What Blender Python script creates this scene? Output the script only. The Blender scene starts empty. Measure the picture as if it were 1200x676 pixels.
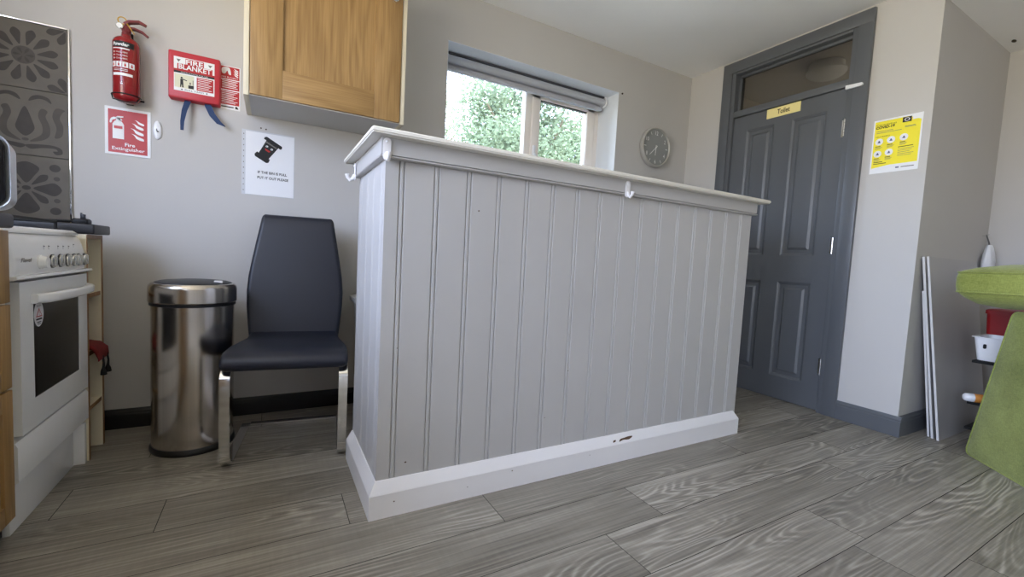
import bpy, bmesh, math, random
from mathutils import Vector, Matrix
random.seed(7)
S = bpy.context.scene
COL = S.collection
R = math.radians

# ------------------------------------------------------------------ camera
CAM_Z = 0.855
YAW, PITCH, ROLL, FPX = R(29.167), R(3.8315), R(2.957), 508.4
def camera():
    ca, sa, cb, sb, cr, sr = math.cos(YAW), math.sin(YAW), math.cos(PITCH), math.sin(PITCH), math.cos(ROLL), math.sin(ROLL)
    M = Matrix(((ca, -sa, 0), (0, 0, -1), (sa, ca, 0)))
    P = Matrix(((1, 0, 0), (0, cb, -sb), (0, sb, cb)))
    Q = Matrix(((cr, -sr, 0), (sr, cr, 0), (0, 0, 1)))
    W = Q @ P @ M
    right, up, back = W[0], -W[1], -W[2]
    cd = bpy.data.cameras.new('camera'); co = bpy.data.objects.new('camera', cd); COL.objects.link(co)
    cd.sensor_width = 36; cd.sensor_fit = 'HORIZONTAL'; cd.lens = FPX / 1200 * 36
    cd.clip_start = 0.02
    m = Matrix((right, up, back)).transposed().to_4x4(); m.translation = (0, 0, CAM_Z)
    co.matrix_world = m
    S.camera = co
camera()

# ------------------------------------------------------------------ light
S.view_settings.view_transform = 'Standard'
S.view_settings.look = 'None'
S.view_settings.gamma = 1
S.view_settings.use_curve_mapping = False
S.view_settings.exposure = 1.35
def lin(c):
    f = lambda v: (v / 255 / 12.92) if v / 255 <= 0.04045 else ((v / 255 + 0.055) / 1.055) ** 2.4
    return (f(c[0]), f(c[1]), f(c[2]), 1.0)
w = bpy.data.worlds.new('sky'); S.world = w; w.use_nodes = True
SKY_UP, SKY_LOW, SKY_POWER = (203, 219, 253), (196, 188, 168), 6.2
nt = w.node_tree; bg = nt.nodes['Background']; bg.inputs[1].default_value = SKY_POWER
_g = nt.nodes.new('ShaderNodeNewGeometry'); _s = nt.nodes.new('ShaderNodeSeparateXYZ'); nt.links.new(_g.outputs['Incoming'], _s.inputs[0])
_m = nt.nodes.new('ShaderNodeMapRange'); _m.inputs['From Min'].default_value = 0.06; _m.inputs['From Max'].default_value = -0.12; nt.links.new(_s.outputs['Z'], _m.inputs['Value'])
_r = nt.nodes.new('ShaderNodeValToRGB'); _r.color_ramp.elements[0].color = lin(SKY_LOW); _r.color_ramp.elements[1].color = lin(SKY_UP)
nt.links.new(_m.outputs[0], _r.inputs[0]); nt.links.new(_r.outputs[0], bg.inputs[0])
def portal(name, loc, rot, sx, sy):
    l = bpy.data.lights.new(name, 'AREA'); l.shape = 'RECTANGLE'; l.size = sx; l.size_y = sy; l.cycles.is_portal = True
    o = bpy.data.objects.new(name, l); COL.objects.link(o); o.location = loc; o.rotation_euler = rot
# sky portals in the three window openings: side kitchen window, unseen big window added behind the viewer on the same side for more light, window over the bar
LY0, LY1, LZ0, LZ1 = 0.0, 1.55, 1.08, 2.16
FY0, FY1, FZ0, FZ1 = -1.5, -0.25, 0.3, 2.15
portal('sky_portal_side', (-1.38, (LY0 + LY1) / 2, (LZ0 + LZ1) / 2), (0, R(-90), 0), LZ1 - LZ0, LY1 - LY0)
portal('sky_portal_rear', (-1.38, (FY0 + FY1) / 2, (FZ0 + FZ1) / 2), (0, R(-90), 0), FZ1 - FZ0, FY1 - FY0)
portal('sky_portal_bar', (1.565, 2.88, 1.62), (R(-90), 0, 0), 1.34, 1.0)
sl = bpy.data.lights.new('sun', 'SUN'); sl.energy = 4; sl.angle = R(1.5); sl.color = lin((255, 248, 232))[:3]
so = bpy.data.objects.new('sun', sl); COL.objects.link(so)
so.rotation_euler = Vector((-0.35, 0.62, -0.8)).to_track_quat('-Z', 'Y').to_euler()

# ------------------------------------------------------------------ materials
MATS = {}
def mat(name, col, rough=0.6, metal=0.0, var=0.04, scale=6.0, bump=0.0, bscale=120.0, coat=0.0, spec=0.5, aniso=0.0, stretch=None):
    if name in MATS: return MATS[name]
    m = bpy.data.materials.new(name); m.use_nodes = True
    n = m.node_tree.nodes; L = m.node_tree.links; p = n['Principled BSDF']
    p.inputs['Roughness'].default_value = rough; p.inputs['Metallic'].default_value = metal
    p.inputs['Specular IOR Level'].default_value = spec
    p.inputs['Coat Weight'].default_value = coat; p.inputs['Anisotropic'].default_value = aniso
    g = n.new('ShaderNodeNewGeometry')
    mp = n.new('ShaderNodeMapping'); mp.inputs['Scale'].default_value = stretch or (1, 1, 1)
    L.new(g.outputs['Position'], mp.inputs['Vector'])
    t = n.new('ShaderNodeTexNoise'); t.inputs['Scale'].default_value = scale; t.inputs['Detail'].default_value = 4
    L.new(mp.outputs[0], t.inputs['Vector'])
    r = n.new('ShaderNodeMapRange'); r.inputs['From Min'].default_value = 0.3; r.inputs['From Max'].default_value = 0.7
    r.inputs['To Min'].default_value = 1 - var; r.inputs['To Max'].default_value = 1 + var
    L.new(t.outputs['Fac'], r.inputs['Value'])
    v = n.new('ShaderNodeVectorMath'); v.operation = 'SCALE'; v.inputs[0].default_value = lin(col)[:3]
    L.new(r.outputs[0], v.inputs['Scale']); L.new(v.outputs[0], p.inputs['Base Color'])
    if bump:
        b = n.new('ShaderNodeTexNoise'); b.inputs['Scale'].default_value = bscale; b.inputs['Detail'].default_value = 3
        L.new(mp.outputs[0], b.inputs['Vector'])
        bn = n.new('ShaderNodeBump'); bn.inputs['Strength'].default_value = bump; bn.inputs['Distance'].default_value = 0.002
        L.new(b.outputs['Fac'], bn.inputs['Height']); L.new(bn.outputs[0], p.inputs['Normal'])
    MATS[name] = m
    return m

def wood(name, c0, c1, axis, rough=0.45):
    if name in MATS: return MATS[name]
    m = bpy.data.materials.new(name); m.use_nodes = True
    n = m.node_tree.nodes; L = m.node_tree.links; p = n['Principled BSDF']; p.inputs['Roughness'].default_value = rough
    g = n.new('ShaderNodeNewGeometry'); mp = n.new('ShaderNodeMapping')
    sc = [7.0, 7.0, 7.0]; sc[axis] = 0.9; mp.inputs['Scale'].default_value = sc
    L.new(g.outputs['Position'], mp.inputs['Vector'])
    a = n.new('ShaderNodeTexNoise'); a.inputs['Scale'].default_value = 1.1; a.inputs['Detail'].default_value = 2; L.new(mp.outputs[0], a.inputs['Vector'])
    mu = n.new('ShaderNodeMath'); mu.operation = 'MULTIPLY'; mu.inputs[1].default_value = 46; L.new(a.outputs['Fac'], mu.inputs[0])
    si = n.new('ShaderNodeMath'); si.operation = 'SINE'; L.new(mu.outputs[0], si.inputs[0])
    mp2 = n.new('ShaderNodeMapping'); s2 = [160.0, 160.0, 160.0]; s2[axis] = 5; mp2.inputs['Scale'].default_value = s2
    L.new(g.outputs['Position'], mp2.inputs['Vector'])
    f = n.new('ShaderNodeTexNoise'); f.inputs['Scale'].default_value = 1; f.inputs['Detail'].default_value = 3; L.new(mp2.outputs[0], f.inputs['Vector'])
    r1 = n.new('ShaderNodeMapRange'); r1.inputs['From Min'].default_value = -1; r1.inputs['From Max'].default_value = 1
    r1.inputs['To Min'].default_value = 0; r1.inputs['To Max'].default_value = 0.2; L.new(si.outputs[0], r1.inputs['Value'])
    ad = n.new('ShaderNodeMath'); ad.operation = 'MULTIPLY_ADD'; ad.inputs[1].default_value = 0.8; L.new(f.outputs['Fac'], ad.inputs[0]); L.new(r1.outputs[0], ad.inputs[2])
    cr = n.new('ShaderNodeValToRGB'); cr.color_ramp.elements[0].color = lin(c0); cr.color_ramp.elements[1].color = lin(c1)
    cr.color_ramp.elements[0].position = 0.25; cr.color_ramp.elements[1].position = 0.75
    L.new(ad.outputs[0], cr.inputs[0]); L.new(cr.outputs[0], p.inputs['Base Color'])
    MATS[name] = m
    return m

def floor_material():
    m = bpy.data.materials.new('laminate'); m.use_nodes = True
    n = m.node_tree.nodes; L = m.node_tree.links; p = n['Principled BSDF']
    g = n.new('ShaderNodeNewGeometry'); at = n.new('ShaderNodeAttribute'); at.attribute_name = 'plank'
    sep = n.new('ShaderNodeSeparateColor'); L.new(at.outputs['Color'], sep.inputs[0])
    off = n.new('ShaderNodeVectorMath'); off.operation = 'MULTIPLY'; off.inputs[1].default_value = (0, 37, 53); L.new(at.outputs['Color'], off.inputs[0])
    def coords(sx, sy):
        a = n.new('ShaderNodeVectorMath'); a.operation = 'MULTIPLY'; a.inputs[1].default_value = (sx, sy, 0); L.new(g.outputs['Position'], a.inputs[0])
        b = n.new('ShaderNodeVectorMath'); b.operation = 'ADD'; L.new(a.outputs[0], b.inputs[0]); L.new(off.outputs[0], b.inputs[1])
        return b.outputs[0]
    def noise(c, s, d, dist=0.0):
        t = n.new('ShaderNodeTexNoise'); t.inputs['Scale'].default_value = s; t.inputs['Detail'].default_value = d; t.inputs['Distortion'].default_value = dist
        L.new(c, t.inputs['Vector']); return t.outputs['Fac']
    def math_(op, a, b=None, c=None):
        k = n.new('ShaderNodeMath'); k.operation = op
        for i, v in enumerate((a, b, c)):
            if v is None: continue
            if isinstance(v, (int, float)): k.inputs[i].default_value = v
            else: L.new(v, k.inputs[i])
        return k.outputs[0]
    rings = math_('SINE', math_('MULTIPLY', noise(coords(0.95, 6.5), 1.0, 1.5, 0.25), 150))
    amount = noise(coords(1.6, 5.0), 1.0, 2)
    amt = n.new('ShaderNodeMapRange'); amt.inputs['From Min'].default_value = 0.42; amt.inputs['From Max'].default_value = 0.62; L.new(amount, amt.inputs['Value'])
    ringp = math_('MULTIPLY', math_('SUBTRACT', math_('POWER', math_('MULTIPLY_ADD', rings, 0.5, 0.5), 2.0), 0.35), math_('MULTIPLY', amt.outputs[0], 0.40))
    streak = noise(coords(3.0, 130.0), 1.0, 4)
    cloud = noise(coords(1.2, 9.0), 1.0, 3)
    ticks = noise(coords(90.0, 14.0), 1.0, 1)
    v = math_('ADD', math_('MULTIPLY', math_('SUBTRACT', streak, 0.5), 0.95), math_('MULTIPLY', math_('SUBTRACT', cloud, 0.5), 0.55))
    v = math_('ADD', v, ringp)
    v = math_('ADD', v, math_('MULTIPLY', math_('SUBTRACT', ticks, 0.5), 0.12))
    v = math_('ADD', v, math_('MULTIPLY', math_('SUBTRACT', sep.outputs[0], 0.5), 0.26))
    v = math_('ADD', v, 0.47)
    cr = n.new('ShaderNodeValToRGB'); e = cr.color_ramp.elements
    e[0].position = 0.05; e[0].color = lin((98, 93, 84)); e[1].position = 0.95; e[1].color = lin((194, 188, 176))
    k = e.new(0.5); k.color = lin((146, 140, 129))
    L.new(v, cr.inputs[0]); L.new(cr.outputs[0], p.inputs['Base Color'])
    rr = n.new('ShaderNodeMapRange'); rr.inputs['To Min'].default_value = 0.36; rr.inputs['To Max'].default_value = 0.52; L.new(v, rr.inputs['Value']); L.new(rr.outputs[0], p.inputs['Roughness'])
    bn = n.new('ShaderNodeBump'); bn.inputs['Strength'].default_value = 0.25; bn.inputs['Distance'].default_value = 0.0015; L.new(v, bn.inputs['Height']); L.new(bn.outputs[0], p.inputs['Normal'])
    return m

def fabric(name, c0, c1):
    m = bpy.data.materials.new(name); m.use_nodes = True
    n = m.node_tree.nodes; L = m.node_tree.links; p = n['Principled BSDF']; p.inputs['Roughness'].default_value = 0.9
    p.inputs['Sheen Weight'].default_value = 0.25; p.inputs['Specular IOR Level'].default_value = 0.2
    g = n.new('ShaderNodeNewGeometry')
    def noise(sx, sy, sz, d):
        mp = n.new('ShaderNodeMapping'); mp.inputs['Scale'].default_value = (sx, sy, sz); L.new(g.outputs['Position'], mp.inputs['Vector'])
        t = n.new('ShaderNodeTexNoise'); t.inputs['Scale'].default_value = 1; t.inputs['Detail'].default_value = d; L.new(mp.outputs[0], t.inputs['Vector']); return t.outputs['Fac']
    a = noise(5, 5, 5, 4); b = noise(60, 60, 420, 2); c = noise(420, 420, 60, 2)
    m1 = n.new('ShaderNodeMath'); m1.operation = 'ADD'; L.new(b, m1.inputs[0]); L.new(c, m1.inputs[1])
    m2 = n.new('ShaderNodeMath'); m2.operation = 'MULTIPLY_ADD'; m2.inputs[1].default_value = 0.35; L.new(m1.outputs[0], m2.inputs[0])
    m3 = n.new('ShaderNodeMath'); m3.operation = 'MULTIPLY'; m3.inputs[1].default_value = 0.55; L.new(a, m3.inputs[0]); L.new(m3.outputs[0], m2.inputs[2])
    cr = n.new('ShaderNodeValToRGB'); cr.color_ramp.elements[0].color = lin(c0); cr.color_ramp.elements[1].color = lin(c1)
    cr.color_ramp.elements[0].position = 0.4; cr.color_ramp.elements[1].position = 0.85
    L.new(m2.outputs[0], cr.inputs[0]); L.new(cr.outputs[0], p.inputs['Base Color'])
    bn = n.new('ShaderNodeBump'); bn.inputs['Strength'].default_value = 0.5; bn.inputs['Distance'].default_value = 0.002; L.new(m1.outputs[0], bn.inputs['Height']); L.new(bn.outputs[0], p.inputs['Normal'])
    return m

def glass(name, tint, refl):
    m = bpy.data.materials.new(name); m.use_nodes = True
    n = m.node_tree.nodes; L = m.node_tree.links; n.remove(n['Principled BSDF'])
    t = n.new('ShaderNodeBsdfTransparent'); t.inputs[0].default_value = lin(tint)
    gl = n.new('ShaderNodeBsdfGlossy'); gl.inputs['Roughness'].default_value = 0.02
    fr = n.new('ShaderNodeFresnel'); fr.inputs[0].default_value = refl
    mx = n.new('ShaderNodeMixShader'); L.new(fr.outputs[0], mx.inputs[0]); L.new(t.outputs[0], mx.inputs[1]); L.new(gl.outputs[0], mx.inputs[2])
    L.new(mx.outputs[0], n['Material Output'].inputs[0])
    return m

def leafmat(name, c):
    m = bpy.data.materials.new(name); m.use_nodes = True
    n = m.node_tree.nodes; L = m.node_tree.links; n.remove(n['Principled BSDF'])
    g = n.new('ShaderNodeNewGeometry'); t = n.new('ShaderNodeTexNoise'); t.inputs['Scale'].default_value = 3; L.new(g.outputs['Position'], t.inputs['Vector'])
    h = n.new('ShaderNodeHueSaturation'); h.inputs['Color'].default_value = lin(c)
    r = n.new('ShaderNodeMapRange'); r.inputs['To Min'].default_value = 0.5; r.inputs['To Max'].default_value = 1.5; L.new(t.outputs['Fac'], r.inputs['Value']); L.new(r.outputs[0], h.inputs['Value'])
    d = n.new('ShaderNodeBsdfDiffuse'); tr = n.new('ShaderNodeBsdfTranslucent'); L.new(h.outputs[0], d.inputs[0]); L.new(h.outputs[0], tr.inputs[0])
    mx = n.new('ShaderNodeMixShader'); mx.inputs[0].default_value = 0.45; L.new(d.outputs[0], mx.inputs[1]); L.new(tr.outputs[0], mx.inputs[2])
    L.new(mx.outputs[0], n['Material Output'].inputs[0])
    return m

WALL = mat('wall_paint', (200, 197, 193), 0.75, var=0.015, scale=2.5, bump=0.06, bscale=60)
CEIL = mat('ceiling_paint', (248, 247, 244), 0.85, var=0.012, scale=2)
REVEAL = mat('reveal_paint', (228, 232, 236), 0.7, var=0.01)
BARP = mat('bar_paint', (191, 189, 187), 0.42, var=0.02, scale=4)
BARTOP = mat('bar_top_paint', (236, 232, 222), 0.4, var=0.02, scale=5)
WHITE = mat('white_gloss', (240, 238, 238), 0.4, var=0.015, scale=4)
STAIN = mat('scuff', (96, 76, 58), 0.9, var=0.2)
SLATE = mat('slate_gloss_paint', (94, 97, 101), 0.34, var=0.05, scale=5, bump=0.12, bscale=40, stretch=(1, 1, 0.12))
BLACKSK = mat('black_gloss_paint', (26, 26, 28), 0.35, var=0.05)
OAKZ = wood('oak_upright', (146, 112, 66), (182, 146, 94), 2)
OAKX = wood('oak_flat', (146, 112, 66), (182, 146, 94), 0)
OAKD = wood('oak_dark', (122, 84, 42), (160, 116, 62), 2)
CREAM = mat('cream_board', (232, 222, 196), 0.5, var=0.02)
GREYB = mat('pale_board', (206, 203, 198), 0.6, var=0.02)
CHROME = mat('chrome', (232, 232, 232), 0.09, 1.0, var=0.01)
STEEL = mat('brushed_steel', (200, 193, 184), 0.19, 1.0, var=0.06, scale=1.0, stretch=(120, 120, 1.2), aniso=0.5)
BLACKP = mat('black_plastic', (22, 22, 24), 0.4, var=0.05)
MATBLK = mat('matt_black', (14, 14, 15), 0.75, var=0.05)
LEATHER = mat('black_leather', (25, 29, 42), 0.43, var=0.05, scale=10, bump=0.25, bscale=320)
STITCH = mat('stitch', (96, 98, 108), 0.7)
ENAMEL = mat('white_enamel', (246, 246, 243), 0.22, var=0.012, coat=0.3)
OVENG = mat('oven_glass', (10, 11, 11), 0.08, var=0.02, spec=0.5)
KNOBC = mat('knob_chrome', (205, 205, 200), 0.2, 0.7, var=0.02)
WTOP = mat('charcoal_worktop', (40, 40, 43), 0.45, var=0.15, scale=60)
RED = mat('red_enamel', (142, 18, 24), 0.25, var=0.03, coat=0.3)
DKRED = mat('dark_red_plastic', (112, 18, 20), 0.4, var=0.03)
REDBOX = mat('red_case_plastic', (188, 40, 54), 0.42, var=0.02)
SIGNRED = mat('sign_red', (182, 30, 34), 0.35, var=0.01)
SIGNWHITE = mat('sign_white', (240, 240, 240), 0.4, var=0.01)
INK = mat('ink', (22, 22, 24), 0.6, var=0.02)
GREYINK = mat('grey_ink', (120, 116, 110), 0.6, var=0.02)
PAPER = mat('paper', (242, 243, 246), 0.35, var=0.008)
SLEEVE = mat('plastic_sleeve', (214, 216, 220), 0.25, var=0.01)
BLUE = mat('blue_webbing', (38, 60, 98), 0.75, var=0.06, bump=0.3, bscale=400)
YELLOW = mat('poster_yellow', (252, 236, 52), 0.45, var=0.01)
GOLD = mat('yellow_tag', (206, 160, 40), 0.35, var=0.04)
BRASS = mat('brass_plate', (250, 234, 160), 0.4, 0.0, var=0.02)
BROWNINK = mat('brown_ink', (58, 44, 24), 0.6, var=0.02)
UPVC = mat('window_frame_paint', (246, 238, 230), 0.4, var=0.012)
BLIND = mat('blind_fabric', (186, 188, 194), 0.7, var=0.02, bump=0.1, bscale=300)
BLINDD = mat('blind_dark_edge', (84, 86, 92), 0.6, var=0.02)
CLOCKR = mat('clock_rim', (188, 186, 180), 0.4, 0.3, var=0.03)
CLOCKF = mat('clock_face', (150, 152, 150), 0.5, var=0.015)
TILE0 = mat('tile_grey', (100, 93, 82), 0.6, var=0.12, scale=14)
TILE1 = mat('tile_pattern_dark', (56, 49, 42), 0.6, var=0.14, scale=30)
TILE2 = mat('tile_pattern_mid', (72, 65, 57), 0.6, var=0.1, scale=30)
GROUT = mat('grout', (88, 84, 78), 0.8)
GREEN = fabric('green_weave', (108, 116, 48), (168, 176, 96))
BOARD = mat('grey_laminate_board', (180, 177, 174), 0.28, var=0.015)
EDGEW = mat('white_edge', (216, 214, 212), 0.5, var=0.01)
WPLAST = mat('white_plastic', (238, 239, 242), 0.35, var=0.01)
REDBIN = mat('red_crate_plastic', (150, 16, 20), 0.45, var=0.03)
ORANGE = mat('orange_label', (226, 150, 70), 0.5, var=0.02)
REDCLOTH = mat('red_cloth', (120, 30, 26), 0.95, var=0.15, scale=60, bump=0.5, bscale=200)
GREYPL = mat('grey_plastic', (150, 148, 142), 0.5, var=0.02)
PANE = glass('clear_glass', (246, 250, 250), 1.45)
TGLASS = glass('transom_glass', (205, 202, 196), 1.45)
FLOORM = floor_material()
GAP = mat('plank_gap', (48, 46, 42), 0.8)
LEAF = leafmat('leaf_green', (122, 134, 108))
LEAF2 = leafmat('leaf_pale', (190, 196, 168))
BARK = mat('bark', (96, 84, 66), 0.9, var=0.2, scale=20)
GROUND_BOUNCE = mat('ground_bounce', (196, 190, 178), 0.85, var=0.08, scale=4)  # unseen ground made pale to bounce daylight up to the ceiling

# ------------------------------------------------------------------ mesh helpers
class Pl:
    """a flat frame: u across, v up, d out of the surface"""
    def __init__(s, O, U, V):
        s.O, s.U, s.V = Vector(O), Vector(U), Vector(V); s.N = s.U.cross(s.V)
    def __call__(s, u, v, d=0.0): return s.O + s.U * u + s.V * v + s.N * d
class Cyl:
    def __init__(s, cx, cy, r, a0=0.0): s.c = (cx, cy, r, a0)
    def __call__(s, u, v, d=0.0):
        cx, cy, r, a0 = s.c; a = a0 + u / r
        return Vector((cx + (r + d) * math.sin(a), cy - (r + d) * math.cos(a), v))

class B:
    def __init__(s): s.bm = bmesh.new()
    def face(s, pts, mi=0):
        vs = [s.bm.verts.new(p) for p in pts]
        try:
            f = s.bm.faces.new(vs); f.material_index = mi; return f
        except ValueError: return None
    def box(s, x0, x1, y0, y1, z0, z1, bev=0.0, seg=2, mi=0):
        g = bmesh.ops.create_cube(s.bm, size=1); vs = g['verts']
        for v in vs:
            v.co = ((x0 + x1) / 2 + v.co.x * (x1 - x0), (y0 + y1) / 2 + v.co.y * (y1 - y0), (z0 + z1) / 2 + v.co.z * (z1 - z0))
        fs = {f for v in vs for f in v.link_faces}
        for f in fs: f.material_index = mi
        if bev:
            es = list({e for v in vs for e in v.link_edges})
            r = bmesh.ops.bevel(s.bm, geom=es, offset=bev, segments=seg, affect='EDGES', profile=0.5)
            for f in r['faces']: f.material_index = mi
        return s
    def pbox(s, P, u0, u1, v0, v1, d0, d1, bev=0.0, seg=2, mi=0):
        """a box in a flat frame"""
        g = bmesh.ops.create_cube(s.bm, size=1); vs = g['verts']
        for v in vs:
            v.co = P((u0 + u1) / 2 + v.co.x * (u1 - u0), (v0 + v1) / 2 + v.co.y * (v1 - v0), (d0 + d1) / 2 + v.co.z * (d1 - d0))
        for f in {f for v in vs for f in v.link_faces}: f.material_index = mi
        if bev:
            es = list({e for v in vs for e in v.link_edges})
            r = bmesh.ops.bevel(s.bm, geom=es, offset=bev, segments=seg, affect='EDGES', profile=0.5)
            for f in r['faces']: f.material_index = mi
        return s
    def loft(s, secs, caps=True, closed=True, mi=0, loop=False):
        rows = [[s.bm.verts.new(p) for p in sec] for sec in secs]
        n = len(rows[0])
        pairs = list(zip(rows, rows[1:])) + ([(rows[-1], rows[0])] if loop else [])
        for a, b in pairs:
            for i in range(n if closed else n - 1):
                j = (i + 1) % n
                try:
                    f = s.bm.faces.new((a[i], a[j], b[j], b[i])); f.material_index = mi
                except ValueError: pass
        if caps and closed and not loop:
            for r in (rows[0], rows[-1]):
                try:
                    f = s.bm.faces.new(r); f.material_index = mi
                except ValueError: pass
        return s
    def lathe(s, prof, c, seg=40, mi=0, sx=1.0, sy=1.0, axis='z'):
        secs = []
        for r, z in prof:
            ring = []
            for i in range(seg):
                a = 2 * math.pi * i / seg
                p = (r * math.cos(a) * sx, r * math.sin(a) * sy, z)
                if axis == 'y': p = (p[0], -p[2], p[1])
                elif axis == 'x': p = (p[2], p[0], p[1])
                elif axis == '-x': p = (-p[2], p[0], p[1])
                ring.append(Vector(c) + Vector(p))
            secs.append(ring)
        return s.loft(secs, mi=mi)
    def tube(s, pts, r, seg=10, mi=0, caps=True, loop=False):
        pts = [Vector(p) for p in pts]; secs = []; prev = None
        for i, p in enumerate(pts):
            if loop: t = pts[(i + 1) % len(pts)] - pts[i - 1]
            else: t = pts[min(i + 1, len(pts) - 1)] - pts[max(i - 1, 0)]
            t.normalize()
            if prev is None:
                prev = t.orthogonal().normalized()
            nrm = (prev - t * prev.dot(t)).normalized(); prev = nrm; bi = t.cross(nrm)
            rr = r[i] if isinstance(r, (list, tuple)) else r
            secs.append([p + nrm * rr * math.cos(2 * math.pi * k / seg) + bi * rr * math.sin(2 * math.pi * k / seg) for k in range(seg)])
        return s.loft(secs, caps=caps, mi=mi, loop=loop)
    def ribbon(s, pts, wdir, wd, th, mi=0, loop=False):
        """flat bar swept along pts; wdir is across its width"""
        pts = [Vector(p) for p in pts]; W = Vector(wdir).normalized(); secs = []
        for i, p in enumerate(pts):
            t = (pts[min(i + 1, len(pts) - 1)] - pts[max(i - 1, 0)]).normalized()
            n = W.cross(t).normalized()
            k = wd[i] if isinstance(wd, (list, tuple)) else wd
            secs.append([p + W * k / 2 + n * th / 2, p - W * k / 2 + n * th / 2, p - W * k / 2 - n * th / 2, p + W * k / 2 - n * th / 2])
        return s.loft(secs, mi=mi)
    def prism(s, pts, P, d0, d1, mi=0, mi_side=None):
        """2-D outline in frame P, extruded from d0 to d1"""
        a = [s.bm.verts.new(P(u, v, d0)) for u, v in pts]; b = [s.bm.verts.new(P(u, v, d1)) for u, v in pts]
        n = len(pts)
        for i in range(n):
            j = (i + 1) % n
            f = s.bm.faces.new((a[i], a[j], b[j], b[i])); f.material_index = mi if mi_side is None else mi_side
        f = s.bm.faces.new(b); f.material_index = mi
        f = s.bm.faces.new(a[::-1]); f.material_index = mi
        return s
    def poly(s, pts, P, d, mi=0): s.face([P(u, v, d) for u, v in pts], mi); return s
    def rect(s, P, u0, u1, v0, v1, d, mi=0, nu=1):
        for i in range(nu):
            a = u0 + (u1 - u0) * i / nu; b = u0 + (u1 - u0) * (i + 1) / nu
            s.face([P(a, v0, d), P(b, v0, d), P(b, v1, d), P(a, v1, d)], mi)
        return s
    def disc(s, P, cu, cv, ru, rv, d, mi=0, n=28): return s.poly([(cu + ru * math.cos(2 * math.pi * i / n), cv + rv * math.sin(2 * math.pi * i / n)) for i in range(n)], P, d, mi)
    def text(s, txt, P, cu, cv, wd, ht, d, mi=0, bold=0.0, shear=0.0, rot=0.0):
        c = bpy.data.curves.new('t', 'FONT'); c.body = txt; c.size = 1; c.offset = bold; c.shear = shear; c.resolution_u = 3
        o = bpy.data.objects.new('t', c)
        me = bpy.data.meshes.new_from_object(o)
        if not me.vertices:
            return s
        xs = [v.co.x for v in me.vertices]; ys = [v.co.y for v in me.vertices]
        x0, x1, y0, y1 = min(xs), max(xs), min(ys), max(ys)
        vs = []
        for v in me.vertices:
            a = (v.co.x - (x0 + x1) / 2) / (x1 - x0) * wd; b = (v.co.y - (y0 + y1) / 2) / max(1e-6, y1 - y0) * ht
            vs.append(s.bm.verts.new(P(cu + a * math.cos(rot) - b * math.sin(rot), cv + a * math.sin(rot) + b * math.cos(rot), d)))
        for p in me.polygons:
            try:
                f = s.bm.faces.new([vs[i] for i in p.vertices]); f.material_index = mi
            except ValueError: pass
        bpy.data.objects.remove(o); bpy.data.curves.remove(c); bpy.data.meshes.remove(me)
        return s
    def build(s, name, mats, parent=None, smooth=35, local=False, recalc=True):
        if not isinstance(mats, (list, tuple)): mats = [mats]
        if recalc: bmesh.ops.recalc_face_normals(s.bm, faces=s.bm.faces[:])
        if parent is not None and not local:
            top = parent; off = Vector()
            while top is not None: off += top.location; top = top.parent
            bmesh.ops.translate(s.bm, verts=s.bm.verts[:], vec=-off)
        me = bpy.data.meshes.new(name); s.bm.to_mesh(me); s.bm.free()
        for m in mats: me.materials.append(m)
        if smooth:
            me.polygons.foreach_set('use_smooth', [True] * len(me.polygons)); me.set_sharp_from_angle(angle=R(smooth))
        o = bpy.data.objects.new(name, me); COL.objects.link(o)
        if parent is not None: o.parent = parent
        return o

def thing(name, loc, label, cat, group=None, rz=0.0):
    o = bpy.data.objects.new(name, None); COL.objects.link(o); o.location = loc; o.rotation_euler = (0, 0, rz); o.empty_display_size = 0.05
    return tag(o, label, cat, group)
def tag(o, label, cat, group=None):
    o['label'] = label; o['category'] = cat
    if group: o['group'] = group
    return o
def struct(o): o['kind'] = 'structure'; return o
def rrect(hx, hy, r, n=5):
    pts = []
    for cx, cy, a0 in ((hx - r, hy - r, 0), (-hx + r, hy - r, 90), (-hx + r, -hy + r, 180), (hx - r, -hy + r, 270)):
        for i in range(n + 1):
            a = R(a0 + 90 * i / n); pts.append((cx + r * math.cos(a), cy + r * math.sin(a)))
    return pts
def arc(cx, cy, r, a0, a1, n=8): return [(cx + r * math.cos(R(a0 + (a1 - a0) * i / n)), cy + r * math.sin(R(a0 + (a1 - a0) * i / n))) for i in range(n + 1)]
def spline(pts, n=8):
    """closed Catmull-Rom through 2-D points"""
    out = []; k = len(pts)
    for i in range(k):
        p0, p1, p2, p3 = pts[i - 1], pts[i], pts[(i + 1) % k], pts[(i + 2) % k]
        for j in range(n):
            t = j / n
            out.append(tuple(0.5 * ((2 * p1[c]) + (-p0[c] + p2[c]) * t + (2 * p0[c] - 5 * p1[c] + 4 * p2[c] - p3[c]) * t * t + (-p0[c] + 3 * p1[c] - 3 * p2[c] + p3[c]) * t ** 3) for c in (0, 1)))
    return out

# ------------------------------------------------------------------ setting
YW, XD, XL, YF, XR, ZC, ZA = 2.53, 3.0, -1.22, -2.6, 4.05, 2.41, 2.31
YRET = 0.985
WX0, WX1, WZ0, WZ1 = 0.897, 2.232, 1.12, 2.125

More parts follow.
